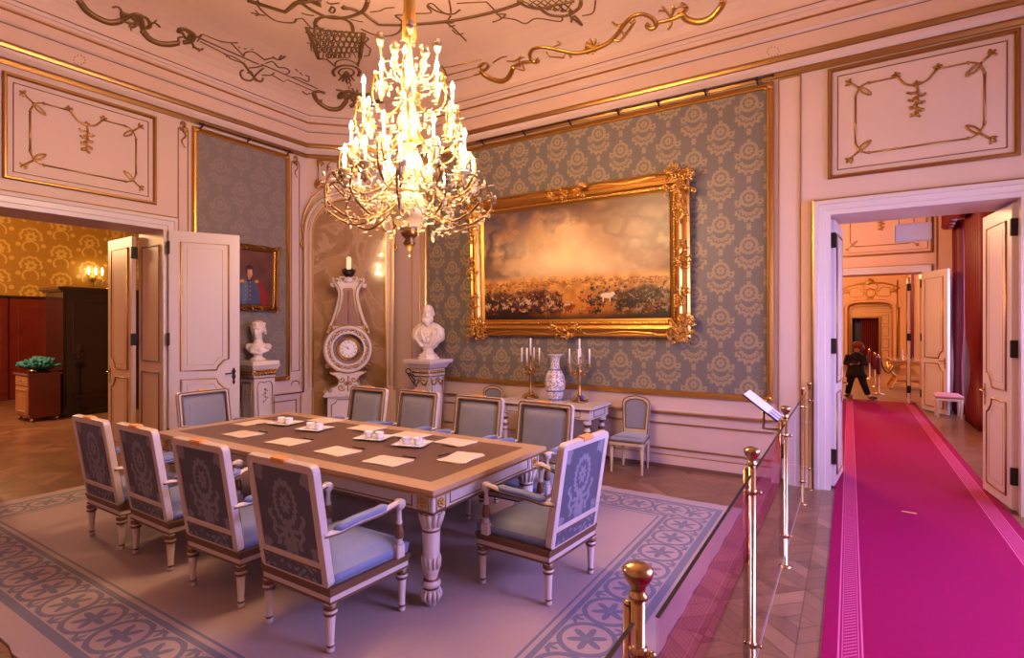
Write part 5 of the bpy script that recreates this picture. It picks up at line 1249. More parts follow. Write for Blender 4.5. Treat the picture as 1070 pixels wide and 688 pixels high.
def ornate_frame(t, w, h, fw, Mx, seed=0, big=True, gm='gold'):
    """gilt frame: w,h = sight size; fw = moulding width"""
    mb = MB(Mx); P_ = [(0, -.02), (0, .05), (fw*.10, .075), (fw*.2, .06), (fw*.36, .075), (fw*.46, .10), (fw*.62, .085), (fw*.72, .05), (fw*.82, .045), (fw*.9, .03), (fw, .02), (fw, 0)]
    mb.frame(-w/2-fw, w/2+fw, -h/2-fw, h/2+fw, P_)
    nx = int(w/.035); ny = int(h/.035)
    for k in range(nx):
        x = -w/2+(k+.5)*w/nx
        for s in (-1, 1): mb.ball((x, s*(h/2+fw*.22), .066), .012, 6, 4)
    for k in range(ny):
        y = -h/2+(k+.5)*h/ny
        for s in (-1, 1): mb.ball((s*(w/2+fw*.22), y, .066), .012, 6, 4)
    st = fw*.24; ox, oy = w/2+fw*.80, h/2+fw*.80; k = 0
    for (ax_, L_, s_) in ((0, ox, 1), (0, ox, -1), (1, oy, 1), (1, oy, -1)):
        nn = int(2*L_/st)
        for j in range(nn):
            q = -L_+(j+.5)*2*L_/nn; x, y = (q, s_*oy) if ax_ == 0 else (s_*ox, q); k += 1
            mb.tube([(p[0], p[1], .05) for p in spiral(x, y, fw*.13, fw*.03, k*70, (1 if j % 2 else -1)*.9, 7)], fw*.035, 5, up=(0, 0, 1))
    mb.build('frame_moulding', M[gm], t)
    r = random.Random(seed)
    def cluster(name, cx, cy, sx, sy, n):
        mb = MB(Mx)
        for k in range(n):
            x = cx+r.uniform(-sx, sx); y = cy+r.uniform(-sy, sy); a = r.uniform(0, 360); s = r.uniform(.3, .8)*fw*.18
            mb.tube([(p[0], p[1], .085+.02*r.random()) for p in spiral(x, y, s*1.3, s*.25, a, r.choice([-1, 1])*1.1, 9)], [s*.30+.004*math.sin(i) for i in range(10)], 6, up=(0, 0, 1))
            if k % 2: mb.ball((x+s, y-s*.5, .09), s*.55, 7, 5, sc=(1.2, .8, .6))
        for a0 in (0, 120, 240): mb.tube([(cx, cy, .06), (cx+sx*.9*math.cos(R(a0+30)), cy+sy*.9*math.sin(R(a0+30)), .075)], fw*.09, 6, up=(0, 0, 1))
        mb.build(name, M[gm], t)
    X_ = w/2+fw*.60; Y_ = h/2+fw*.60
    for sx in (-1, 1):
        for sy in (-1, 1):
            mb0 = None; cluster('corner_ornament', sx*(X_-fw*.1), sy*(Y_-fw*.1), fw*.72, fw*.72, 44 if big else 20)
    if big:
        for s in (-1, 1):
            cluster('edge_ornament', 0, s*(Y_+fw*.05), w*.10, fw*.38, 26); cluster('edge_ornament', s*(X_+fw*.05), 0, fw*.38, h*.10, 18)
            cluster('edge_ornament', s*(X_+fw*.02), h*.33, fw*.3, h*.08, 20); cluster('edge_ornament', s*(X_+fw*.02), -h*.33, fw*.3, h*.08, 20)
            for q in (-1, 1):
                mb = MB(Mx); mb.tube(smoothpts([(q*w*.12, s*(Y_+fw*.26), .05), (q*w*.2, s*(Y_+fw*.22), .06), (q*w*.3, s*(Y_+fw*.10), .06), (q*w*.44, s*(Y_+fw*.24), .06)], 4), .02, 8, flat=.7); mb.build('edge_scroll', M[gm], t)
    else:
        for s in (-1, 1): cluster('edge_ornament', 0, s*Y_, w*.45, fw*.3, 26); cluster('edge_ornament', s*X_, 0, fw*.3, h*.45, 26)
tilt = Matrix.Rotation(R(-2.0), 4, 'X')
pw, ph = 2.68, 1.49; fw = .235
t = thing('battle_painting', 'large battle landscape painting in an ornate gold frame on the damask wall', 'painting', (-3.14, 6.48, 1.57))
PMx = Matrix.Translation((0, -.03, .0)) @ Matrix(((1, 0, 0, 0), (0, 0, -1, 0), (0, 1, 0, 0), (0, 0, 0, 1))) @ Matrix.Rotation(R(1.8), 4, 'X') @ Matrix.Translation((0, ph/2+fw, 0))
mb = MB(PMx); mb.box(-pw/2-fw+.02, pw/2+fw-.02, -ph/2-fw+.02, ph/2+fw-.02, -.015, .012); mb.build('backboard', M['dark'], t)
canvas('painted_canvas', battle(), pw, ph, t, PMx @ Matrix.Translation((0, 0, .03)), .32)
ornate_frame(t, pw, ph, fw, PMx, 3)
pw2, ph2 = .62, .77
t = thing('portrait_painting', 'gold-framed portrait of a man in grey-blue uniform and red cloak', 'painting', (-7.352, 4.58, 1.93), R(90))
PM2 = Matrix.Translation((0, -.03, 0)) @ Matrix(((1, 0, 0, 0), (0, 0, -1, 0), (0, 1, 0, 0), (0, 0, 0, 1))) @ Matrix.Rotation(R(1.5), 4, 'X') @ Matrix.Translation((0, ph2/2+.09, 0))
mb = MB(PM2); mb.box(-pw2/2-.07, pw2/2+.07, -ph2/2-.07, ph2/2+.07, -.012, .01); mb.build('backboard', M['dark'], t)
canvas('painted_canvas', portrait(), pw2, ph2, t, PM2 @ Matrix.Translation((0, 0, .022)), .4)
ornate_frame(t, pw2, ph2, .09, PM2, 8, False, 'goldd')
# ================================================================== PEDESTALS AND BUSTS
def pedestal(name, label, x, y, rz, w, h, tall):
    t = thing(name, label, 'pedestal', (x, y, 0), rz)
    k = w/2
    def taper(mb, w0, w1, z0, z1): mb.add([(-w0, -w0, z0), (w0, -w0, z0), (w0, w0, z0), (-w0, w0, z0), (-w1, -w1, z1), (w1, -w1, z1), (w1, w1, z1), (-w1, w1, z1)], [(3, 2, 1, 0), (4, 5, 6, 7), (0, 1, 5, 4), (1, 2, 6, 5), (2, 3, 7, 6), (3, 0, 4, 7)])
    mb = MB(); taper(mb, k*.92, k*.92, .0, .10); taper(mb, k*.84, k*.84, .10, .14); mb.build('base', M['cpaint'], t)
    mb = MB(); taper(mb, k*.62, k*.80, .14, h-.24); mb.build('shaft', M['cpaint'], t)
    mb = MB(); taper(mb, k*.82, k*.82, h-.24, h-.12); taper(mb, k*.92, k*1.08, h-.12, h-.055); taper(mb, k*1.2, k*1.2, h-.055, h-.035) if tall else None
    mb.build('capital', M['cpaint'], t)
    mb = MB(); mb.box(-k*1.26, k*1.26, -k*1.26, k*1.26, h-.035, h, .008) if tall else mb.box(-k*1.02, k*1.02, -k*1.02, k*1.02, h-.055, h, .006)
    mb.build('top_slab', M['plaster'], t)
    mb = MB()
    for (u, n) in (((1, 0, 0), (0, -1, 0)), ((0, 1, 0), (1, 0, 0)), ((-1, 0, 0), (0, 1, 0)), ((0, -1, 0), (-1, 0, 0))):
        # shaft face is slightly leaning: place on its mean plane
        n_ = Vector(n); zc = (h-.24+.14)/2; off = n_*(k*.80)
        Fm = wallM(tuple(off), u, n)
        a_ = math.atan2(k*.18, h-.38); Fm = Fm @ Matrix.Translation((0, h-.24, 0)) @ Matrix.Rotation(a_, 4, 'X').inverted() @ Matrix.Translation((0, -(h-.24), 0))
        Fm2 = Fm
        e = k*.52
        o_ = [(-e*.78, .22), (e*.78, .22), (e, .30), (e*1.1, h-.36), (e*.9, h-.30), (e*.4, h-.29), (0, h-.31), (-e*.4, h-.29), (-e*.9, h-.30), (-e*1.1, h-.36), (-e, .30)]
        mb.tube([(p, q, .004) for p, q in o_], .006, 6, closed=True, Mx=Fm2, up=(0, 0, 1))
        if tall:
            mb.tube([(p, q, .01) for p, q in arcpts(-k*.38, h-.26, k*.30, .10, 180, 360, 8)], .010, 6, Mx=Fm2, up=(0, 0, 1)); mb.tube([(p, q, .01) for p, q in arcpts(k*.38, h-.26, k*.30, .10, 180, 360, 8)], .010, 6, Mx=Fm2, up=(0, 0, 1))
        else:
            for p, q, s in sum([[(0, h-.40-.05*j, .016-.002*j), (.03*(-1)**j, h-.42-.05*j, .010)] for j in range(4)], []): mb.ball((p, q, .008), s, 7, 5, Mx=Fm2)
        Fc = wallM(tuple(n_*(k*.82)), u, n); nn = 7
        for j in range(nn):
            p = (j-(nn-1)/2)*k*1.6/nn
            mb.ball((p, h-.175, .01), .024 if tall else .03, 8, 6, sc=(.9, 1.1, .8), Mx=Fc)
            if not tall: mb.ball((p+.02, h-.135, .015), .02, 7, 5, Mx=Fc)
        mb.box(-k*.83, k*.83, h-.245, h-.230, 0, .008, Mx=Fc); mb.box(-k*.83, k*.83, h-.132, h-.118, 0, .012, Mx=Fc)
    mb.build('gilt_carving', M['goldd'], t)
    return t
pedestal('pedestal', 'short cream and gilt pedestal under the bust below the uniformed portrait', -7.11, 4.55, 0, .40, 1.22, False)
pedestal('pedestal', 'wide cream pedestal with gilt swags under the bearded marble bust', -5.26, 6.06, 0, .42, 1.22, True)

def sculpt(name, parts, m, parent, vox=.009, sm=4, extra=None):
    """overlapping ellipsoids/tubes fused into one carved surface"""
    mb = MB(extra or Matrix.Identity(4))
    for p in parts:
        if p[0] == 'e':
            _, c, r, *rot = p; mx = Matrix.Translation(c)
            if rot: mx = mx @ Matrix.Rotation(R(rot[0][0]), 4, 'X') @ Matrix.Rotation(R(rot[0][1]), 4, 'Y') @ Matrix.Rotation(R(rot[0][2]), 4, 'Z')
            mb.ball((0, 0, 0), 1, 20, 14, sc=r, Mx=mx)
        elif p[0] == 't': mb.tube(p[1], p[2], 10)
        elif p[0] == 'l': mb.lathe(p[1], p[3] if len(p) > 3 else 20, *p[2])
        elif p[0] == 'b': mb.box(*p[1])
    o = mb.build(name, m, parent)
    r_ = o.modifiers.new('fuse', 'REMESH'); r_.mode = 'VOXEL'; r_.voxel_size = vox; r_.use_smooth_shade = True
    s_ = o.modifiers.new('soft', 'SMOOTH'); s_.iterations = sm; s_.factor = .5
    return o
def head(c, s, tilt=0, beard=False, lady=False):
    """head facing -y, chin at c.z-.11s"""
    x, y, z = c
    P_ = [('e', (x, y+.012*s, z+.035*s), (.076*s, .094*s, .088*s)), ('e', (x, y-.022*s, z-.030*s), (.058*s, .066*s, .078*s)), ('e', (x, y-.052*s, z-.085*s), (.030*s, .026*s, .024*s)),
          ('e', (x, y-.098*s, z-.012*s), (.013*s, .020*s, .022*s)), ('t', [(x, y-.080*s, z+.022*s), (x, y-.094*s, z+.0*s), (x, y-.104*s, z-.018*s)], [.009*s, .010*s, .013*s]),
          ('t', [(x-.045*s, y-.074*s, z+.028*s), (x-.015*s, y-.086*s, z+.032*s), (x+.015*s, y-.086*s, z+.032*s), (x+.045*s, y-.074*s, z+.028*s)], .011*s),
          ('e', (x-.030*s, y-.074*s, z+.010*s), (.013*s, .010*s, .008*s)), ('e', (x+.030*s, y-.074*s, z+.010*s), (.013*s, .010*s, .008*s)),
          ('t', [(x-.022*s, y-.076*s, z-.046*s), (x, y-.086*s, z-.044*s), (x+.022*s, y-.076*s, z-.046*s)], .0075*s), ('t', [(x-.018*s, y-.074*s, z-.060*s), (x, y-.083*s, z-.060*s), (x+.018*s, y-.074*s, z-.060*s)], .008*s),
          ('e', (x-.078*s, y+.008*s, z+.0*s), (.012*s, .020*s, .028*s)), ('e', (x+.078*s, y+.008*s, z+.0*s), (.012*s, .020*s, .028*s)),
          ('e', (x-.040*s, y-.055*s, z-.018*s), (.022*s, .022*s, .024*s)), ('e', (x+.040*s, y-.055*s, z-.018*s), (.022*s, .022*s, .024*s))]
    if beard:
        for k in range(11):
            a = -80+k*16; P_.append(('e', (x+.060*s*math.sin(R(a)), y-.030*s-.050*s*math.cos(R(a)), z-.062*s-.030*s*math.cos(R(a))), (.022*s, .022*s, .040*s)))
        P_ += [('t', [(x-.045*s, y-.076*s, z-.048*s), (x-.015*s, y-.094*s, z-.036*s), (x+.015*s, y-.094*s, z-.036*s), (x+.045*s, y-.076*s, z-.048*s)], .011*s), ('e', (x, y-.062*s, z-.125*s), (.034*s, .028*s, .035*s))]
        for k in range(9): a = 40+k*35; P_.append(('e', (x+.070*s*math.cos(R(a)), y+.03*s+.06*s*math.sin(R(a)), z+.01*s), (.024*s, .024*s, .045*s)))
    if lady:
        for k in range(12): a = k*30; P_.append(('e', (x+.064*s*math.cos(R(a)), y+.02*s+.076*s*math.sin(R(a)), z+.088*s), (.030*s, .028*s, .026*s)))
        P_ += [('e', (x, y+.115*s, z+.02*s), (.050*s, .050*s, .055*s)), ('t', [(x-.078*s, y-.02*s, z+.07*s), (x-.085*s, y+.02*s, z+.01*s), (x-.08*s, y+.06*s, z-.06*s), (x-.06*s, y+.03*s, z-.14*s)], .020*s), ('t', [(x+.078*s, y-.02*s, z+.07*s), (x+.085*s, y+.02*s, z+.01*s), (x+.08*s, y+.06*s, z-.05*s)], .018*s), ('e', (x, y+.02*s, z+.075*s), (.080*s, .092*s, .06*s))]
    return P_
soc = lambda r, h: [(r*1.0, 0), (r*1.05, .012), (r*.9, .03), (r*.62, .045), (r*.50, .07), (r*.58, .085), (r*.66, .095), (r*.45, h)]
# bust of a woman-like draped head (left)
t = thing('marble_bust', 'small white marble bust with bare shoulders below the uniformed portrait', 'bust', (-7.11, 4.55, 1.221), R(38))
s = 1.05
body = head((0, 0, .425), s, lady=True)+[('t', [(0, .01, .22), (0, .005, .30), (0, -.005, .36)], [.075, .055, .058]), ('e', (0, .01, .20), (.155, .085, .055)), ('e', (-.125, .01, .195), (.055, .062, .05)), ('e', (.125, .01, .195), (.055, .062, .05)),
    ('e', (0, -.015, .155), (.115, .075, .075)), ('e', (-.05, -.06, .145), (.042, .035, .038)), ('e', (.05, -.06, .145), (.042, .035, .038)), ('e', (0, .0, .11), (.07, .05, .05)), ('t', [(-.15, .0, .17), (-.06, -.085, .12), (.05, -.085, .10), (.15, 0, .15)], .018)]
sculpt('figure', body, M['plaster'], t, .007, 5)
mb = MB(); mb.lathe(soc(.105, .12), 28); mb.build('socle', M['plaster'], t)
# bearded bust (right)
t = thing('marble_bust', 'large marble bust of a bearded man in a draped coat on the wide pedestal', 'bust', (-5.26, 6.06, 1.221), R(30))
s = 1.13
body = head((.0, -.03, .665), s, beard=True)+[('t', [(0, .01, .46), (0, 0, .53), (0, -.01, .60)], [.085, .068, .062]), ('t', [(-.21, .03, .385), (-.12, .02, .445), (0, .01, .485), (.12, .02, .445), (.21, .03, .385)], [.06, .08, .085, .08, .06]),
    ('e', (0, .01, .37), (.225, .125, .105)), ('e', (0, 0, .30), (.205, .125, .12)), ('e', (0, 0, .235), (.155, .105, .10)), ('e', (0, .01, .18), (.10, .08, .06)), ('e', (-.20, .02, .345), (.045, .085, .09)), ('e', (.20, .02, .345), (.045, .085, .09)),
    ('t', [(-.06, -.03, .53), (-.085, -.115, .45), (-.07, -.15, .36), (-.02, -.145, .25)], .017), ('t', [(.06, -.03, .53), (.09, -.115, .45), (.10, -.145, .36), (.05, -.13, .22)], .017), ('t', [(-.10, -.02, .51), (-.165, -.10, .40), (-.16, -.115, .30), (-.08, -.10, .19)], .015),
    ('t', [(.10, -.02, .51), (.165, -.10, .40), (.15, -.12, .28), (.08, -.10, .18)], .015), ('t', [(-.05, -.03, .535), (0, -.075, .52), (.05, -.03, .535)], .018), ('t', [(0, -.135, .43), (0, -.15, .33), (.02, -.135, .24)], .007), ('t', [(.12, -.10, .42), (.02, -.14, .34), (-.10, -.12, .27)], .012)]
sculpt('figure', body, M['plaster'], t, .009, 4)
mb = MB(); mb.lathe([(.16, 0), (.16, .035), (.135, .045), (.135, .07), (.10, .085), (.075, .12), (.09, .15), (.06, .18)], 8, smooth=False); mb.build('socle', M['plaster'], t)
# dark pair of spectacles-like iron hook beside it
mb = MB(); mb.tube([(p[0], 0, p[1]) for p in arcpts(0, 0, .05, .035, 0, 330, 14)], .008, 6); mb.tube([(.02, 0, -.02), (.06, 0, -.07), (.13, 0, -.12), (.10, 0, -.17)], .010, 6); mb.tube([(.02, 0, -.06), (.08, 0, -.04), (.14, 0, -.07)], .008, 6)
mb.tube([(-.02, 0, -.03), (.04, 0, -.10), (.10, 0, -.17), (.14, .03, -.22)], .008, 6)
o = mb.build('iron_bracket', M['iron']); o.location = (-5.44, 5.83, 1.05); tag(o, 'dark wrought iron bracket at the left edge of the bearded bust pedestal', 'bracket')

# ================================================================== CLOCK
cn = Vector((1, -1)).normalized(); cc = Vector(((CH0[0]+CH1[0])/2, (CH0[1]+CH1[1])/2))+cn*.30
t = thing('pendulum_clock', 'tall cream and gilt lyre-shaped clock standing in the corner niche', 'clock', (cc.x, cc.y, 0), R(45))
CMx = Matrix(((1, 0, 0, 0), (0, 0, -1, 0), (0, 1, 0, 0), (0, 0, 0, 1)))     # (u,v,h) -> front towards -y
mb = MB(); mb.box(-.30, .30, -.20, .18, .06, .62, .01); mb.build('case_base', M['cpaint'], t)
mb = MB(); mb.box(-.33, .33, -.23, .19, 0, .08, .012); mb.box(-.36, .36, -.25, .20, .62, .66, .012); mb.build('plinth', M['cpaint'], t)
mb = MB(); o_ = [(-.24, .12), (.24, .12), (.24, .50), (.18, .53), (.16, .58), (-.16, .58), (-.18, .53), (-.24, .50)]
mb.tube([(x, y, .202) for x, y in o_], .008, 6, closed=True, Mx=CMx, up=(0, 0, 1)); mb.build('base_gilding', M['cgold'], t)
def mirror(L): return L+[(-x, y) for x, y in L[::-1]]
def outl(ctrl, k=5):
    s_ = smoothpts([(x, y, 0) for x, y in ctrl], k); return [(p[0], p[1]) for p in s_]
low = mirror(outl([(.345, .66), (.36, .70), (.33, .75), (.25, .76), (.17, .80), (.155, .87), (.19, .93), (.26, .97), (.27, 1.0)]))
mb = MB(CMx); mb.prism(low, -.12, .14); mb.build('scroll_foot', M['cpaint'], t)
mb = MB(CMx); mb.tube([(x*.94, y, .14) for x, y in low[2:-2]], .009, 6, up=(0, 0, 1))
for s in (-1, 1):
    for (x, y, r0, a0, tn) in ((.10, .76, .06, 200, 1.2), (.09, .88, .05, 20, -1.2), (.27, .71, .04, 0, 1.3), (.04, .82, .03, 90, 1)):
        mb.tube([(s*p[0], p[1], .145) for p in spiral(x, y, r0, .008, a0, tn, 16)], .009, 6, up=(0, 0, 1))
mb.tube([(0, .70, .145), (0, .94, .145)], .009, 6, up=(0, 0, 1)); mb.build('foot_carving', M['goldd'], t)
upp = outl([(.30, 1.60), (.27, 1.70), (.225, 1.80), (.175, 1.95), (.14, 2.10), (.125, 2.22), (.16, 2.32), (.20, 2.38)])
body = mirror(upp); inn = mirror(outl([(.215, 1.72), (.20, 1.77), (.165, 1.84), (.12, 1.95), (.085, 2.10), (.07, 2.22), (.075, 2.27), (.05, 2.30)]))
mb = MB(CMx); n = len(body); mb.prism(body, -.10, .10); mb.build('lyre_body', M['cpaint'], t)
mb = MB(CMx); mb.prism(inn, .10, .104); mb.build('pendulum_window', mat('pink_brown_glass', (.30, .17, .14), .2), t)
mb = MB(CMx); mb.tube([(x, y, .10) for x, y in upp], .03, 8, up=(0, 0, 1)); mb.tube([(-x, y, .10) for x, y in upp], .03, 8, up=(0, 0, 1)); mb.build('lyre_rim', M['cpaint'], t)
mb = MB(CMx)
for s in (-1, 1):
    mb.tube([(s*x*.90, y, .135) for x, y in upp], .008, 6, up=(0, 0, 1)); mb.tube([(s*x*1.08, y, .115) for x, y in upp], .008, 6, up=(0, 0, 1))
mb.tube([(x, y, .108) for x, y in inn], .007, 6, closed=True, up=(0, 0, 1)); mb.tube([(0, 1.75, .11), (0, 2.25, .11)], .006, 6, up=(0, 0, 1)); mb.build('lyre_gilding', M['goldd'], t)
cz = 1.35
mb = MB(CMx)
circ = lambda r, n=40: [(r*math.cos(2*PI*i/n), cz+r*math.sin(2*PI*i/n)*1.02) for i in range(n)]
mb.ring(circ(.35), circ(.24), -.13, .13); mb.prism(circ(.245), -.13, -.02)
mb.tube([(x, y, .13) for x, y in circ(.335)], .03, 8, closed=True, up=(0, 0, 1)); mb.tube([(x, y, .12) for x, y in circ(.25)], .022, 8, closed=True, up=(0, 0, 1)); mb.box(-.22, .22, 1.64, 1.70, -.1, .15, .02)
mb.build('drum', M['cpaint'], t)
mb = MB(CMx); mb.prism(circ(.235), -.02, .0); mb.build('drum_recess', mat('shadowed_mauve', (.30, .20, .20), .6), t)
mb = MB(CMx)
rr = random.Random(4)
for k in range(26):
    a = k*2*PI/26; x, y = .292*math.cos(a), cz+.292*math.sin(a)
    mb.tube([(p[0], p[1], .135) for p in spiral(x, y, .035, .006, math.degrees(a)+90, rr.choice([-1, 1])*1.0, 9)], .009, 6, up=(0, 0, 1))
for s in (-1, 1):
    for (x, y) in ((.27, 1.66), (.16, 1.045), (.30, 1.10)): mb.tube([(s*p[0], p[1], .14) for p in spiral(x, y, .05, .008, 90, 1.3, 14)], .012, 6, up=(0, 0, 1))
mb.tube([(x, y, .15) for x, y in circ(.365)], .007, 6, closed=True, up=(0, 0, 1)); mb.build('drum_carving', M['goldd'], t)
mb = MB(CMx); mb.prism(circ(.145), .0, .03); dial = mb.build('dial', M['china'], t)
mb = MB(CMx); mb.tube([(x, y, .03) for x, y in circ(.148)], .012, 8, closed=True, up=(0, 0, 1)); mb.tube([(x, y, .03) for x, y in circ(.168, 40)], .012, 8, closed=True, up=(0, 0, 1)); mb.build('bezel', M['goldd'], t)
ROM = ['XII', 'I', 'II', 'III', 'IIII', 'V', 'VI', 'VII', 'VIII', 'IX', 'X', 'XI']
mb = MB(CMx)
for k, wd in enumerate(ROM):
    th_ = R(-30*k); base = Matrix.Translation((0, cz, 0)) @ Matrix.Rotation(th_, 4, 'Z') @ Matrix.Translation((0, .112, .0305))
    x = -(len(wd)-1)*.0045
    for ch in wd:
        if ch == 'I': seg = [((0, -.012), (0, .012))]
        elif ch == 'V': seg = [((-.006, .012), (0, -.012)), ((.006, .012), (0, -.012))]
        else: seg = [((-.006, .012), (.006, -.012)), ((.006, .012), (-.006, -.012))]
        for (p, q) in seg: mb.tube([(x+p[0], p[1], 0), (x+q[0], q[1], 0)], .0017, 4, Mx=base)
        x += .009
mb.tube([(x, y, .0305) for x, y in circ(.090)], .0012, 4, closed=True, up=(0, 0, 1)); mb.tube([(x, y, .0305) for x, y in circ(.132)], .0012, 4, closed=True, up=(0, 0, 1))
mb.build('numerals', M['pen'], dial)
mb = MB(CMx)
for (a, L, w_) in ((R(-35), .068, .004), (R(-62), .105, .003)):
    mb.tube([(0, cz, .034), (L*math.sin(a), cz+L*math.cos(a), .034)], [w_, w_*.5], 6)
mb.ball((0, cz, .034), .008, 8, 5); mb.build('clock_hands', M['pen'], dial)
mb = MB(CMx)
for s in (-1, 1):
    for (x, y, r0) in ((.18, 2.42, .055), (.08, 2.45, .05), (.23, 2.35, .03), (.12, 2.37, .04)): mb.tube([(s*p[0], p[1], .06) for p in spiral(x, y, r0, .01, 45, -1.2, 14)], .018, 7, up=(0, 0, 1))
mb.ball((0, 2.42, .04), .07, 12, 8, sc=(1.2, .9, 1)); mb.box(-.19, .19, 2.33, 2.40, -.09, .09, .02); mb.build('crown_carving', M['cpaint'], t)
mb = MB(CMx)
for s in (-1, 1):
    for (x, y, r0) in ((.18, 2.42, .035), (.08, 2.45, .03)): mb.tube([(s*p[0], p[1], .082) for p in spiral(x, y, r0, .008, 45, -1.2, 12)], .006, 6, up=(0, 0, 1))
mb.build('crown_gilding', M['goldd'], t)
mb = MB(); mb.lathe([(.03, 2.46), (.06, 2.49), (.085, 2.53), (.09, 2.56), (.07, 2.59), (.03, 2.60)], 16); mb.tube([(-.085, 0, 2.55), (-.10, 0, 2.59), (0, -.02, 2.62), (.10, 0, 2.59), (.085, 0, 2.55)], .012, 6); mb.build('bronze_urn', M['iron'], t)
mb = MB(); mb.lathe([(.035, 2.60), (.04, 2.62), (.038, 2.78), (.022, 2.80)], 14); mb.build('glass_cover', mat('frosted_glass_glint', (1, .85, .6), .3, emis=(1, .62, .25), estr=.5), t)  # weak emission imitates light reflected in the translucent glass

# ================================================================== CHANDELIER
CX_, CY_ = -2.91, 3.13
ch = thing('crystal_chandelier', 'huge glowing crystal chandelier with many electric candles above the table', 'chandelier', (CX_, CY_, 2.29))
mb = MB(); mb.lathe([(.004, -.04), (.012, -.03), (.004, -.01), (.01, 0), (.03, .03), (.05, .06), (.03, .09), (.06, .12), (.07, .14), (.035, .16)], 16); mb.build('bottom_finial', M['bronze'], ch)
mb = MB(); mb.lathe([(.03, .15), (.10, .19), (.15, .26), (.17, .34), (.13, .42), (.07, .46), (.06, .54), (.10, .60), (.12, .68), (.07, .78), (.045, .86), (.08, .92), (.10, 1.0), (.06, 1.10), (.035, 1.2), (.06, 1.26), (.07, 1.34), (.035, 1.44), (.02, 1.6), (.01, 1.72)], 12, flute=1, fa=.18); mb.build('glass_stem', M['crystal'], ch)
mb = MB(); mb.tube([(0, 0, .1), (0, 0, 1.9)], .012, 8)
for z, r in ((.46, .09), (.86, .10), (1.22, .09), (.16, .06)): mb.lathe([(r*.5, z-.02), (r, z), (r*.5, z+.02)], 20)
mb.build('brass_rod', M['gold'], ch)
mb = MB(); mb.lathe([(.02, 1.62), (.058, 1.66), (.052, 1.8), (.040, 2.02), (.034, 2.06), (.048, 2.09), (.036, 2.12), (.02, 2.16)], 20, flute=1, fa=.1); mb.tube([(0, 0, 2.1), (0, 0, 3.16)], .014, 8); mb.build('golden_tassel', mat('gold_silk_tassel', (.26, .12, .02), .55, .2), ch)
drops = MB(); cr = random.Random(9)
CHLIGHTS = []
def leafdrop(mb, p, s):
    mb.ball(p, s*.8, 6, 4, sc=(.8, .8, 1.25))
def star(mb, p, s):
    for k in range(4):
        a = k*PI/4+cr.random(); mb.tube([(p[0]-s*math.cos(a), p[1]-s*math.sin(a), p[2]-s*.3), p, (p[0]+s*math.cos(a), p[1]+s*math.sin(a), p[2]+s*.3)], [s*.12, s*.30, s*.12], 4)
def tier(n, z0, zlow, rmax, rc, zc, a0, nm, dens):
    """arms leave the hub at z0, sweep down to zlow, out to rmax and curl up to a candle at (rc, zc)"""
    for k in range(n):
        a = a0+2*PI*k/n; c, s = math.cos(a), math.sin(a)
        prof = smoothpts([(.05, 0, z0), (rc*.35, 0, (z0+zlow)/2-.02), (rc*.8, 0, zlow), (rmax*.97, 0, zlow+.10), (rmax, 0, zlow+.24), (rmax*.9, 0, zlow+.33), (rc*.88, 0, zlow+.27), (rc*.93, 0, zlow+.18)], 4)
        mb = MB(); mb.tube([(p[0]*c, p[0]*s, p[2]) for p in prof], .0085, 6)
        mb.tube([(p[0]*c, p[0]*s, p[2]) for p in smoothpts([(rmax*.93, 0, zlow+.32), (rc, 0, zc-.14), (rc, 0, zc-.08)], 3)], .008, 6)
        arm = mb.build('arm', M['bronze'] if nm in ('low', 'mid') else M['gold'], ch)
        mb = MB(); x, y = rc*c, rc*s
        mb.lathe([(.012, zc-.11), (.03, zc-.085), (.02, zc-.06), (.045, zc-.03), (.062, zc-.012), (.058, zc-.006), (.018, zc-.012), (.016, zc+.01)], 10, x, y, flute=1, fa=.2); mb.build('drip_cup', M['crystal'], arm)
        cd = MB(); cd.lathe([(.0105, 0), (.0105, .115)], 10, x, y, zc); cd.build('candle', M['wax'], ch)
        bl = MB(); bl.lathe([(.006, 0), (.015, .015), (.017, .03), (.011, .05), (.002, .07)], 10, x, y, zc+.115); bl.build('bulb', M['flame'], ch)
        CHLIGHTS.append((CX_+x, CY_+y, 2.29+zc+.14))
        for j in range(dens):
            p = prof[cr.randrange(4, len(prof))]; q = (p[0]*c+cr.uniform(-.028, .028), p[0]*s+cr.uniform(-.028, .028), p[2]+cr.uniform(-.035, .025))
            (star if cr.random() < .7 else leafdrop)(drops, q, cr.uniform(.014, .026))
        for j in range(6): b = 2*PI*j/6; leafdrop(drops, (x+.058*math.cos(b), y+.058*math.sin(b), zc-.05), .011)
tier(12, .48, .20, .635, .50, .56, .1, 'low', 30)
tier(8, .70, .40, .54, .45, .74, .35, 'mid', 22)
tier(6, .98, .74, .44, .375, 1.08, .2, 'high', 20)
tier(4, 1.26, 1.06, .28, .215, 1.31, .6, 'top', 14)
for k in range(260):     # sprays and hanging drops round the stem
    z = cr.uniform(.12, 1.62); rr_ = (.30-.12*z)*cr.random()**.6+.05
    a = cr.uniform(0, 2*PI); p = (rr_*math.cos(a), rr_*math.sin(a), z)
    (star if cr.random() < .65 else leafdrop)(drops, p, cr.uniform(.014, .030))
for k in range(8):       # crown of glass flowers
    a = k*PI/4; r = .16+.06*(k % 2); z = 1.45+.12*(k % 2)
    drops.tube(smoothpts([(.03*math.cos(a), .03*math.sin(a), 1.3), (r*.8*math.cos(a), r*.8*math.sin(a), 1.38), (r*math.cos(a), r*math.sin(a), z)], 3), .008, 5)
    drops.lathe([(.01, 0), (.03, .03), (.045, .06), (.02, .05)], 8, r*math.cos(a), r*math.sin(a), z, flute=1, fa=.2); drops.ball((r*math.cos(a), r*math.sin(a), z+.09), .028, 7, 5)
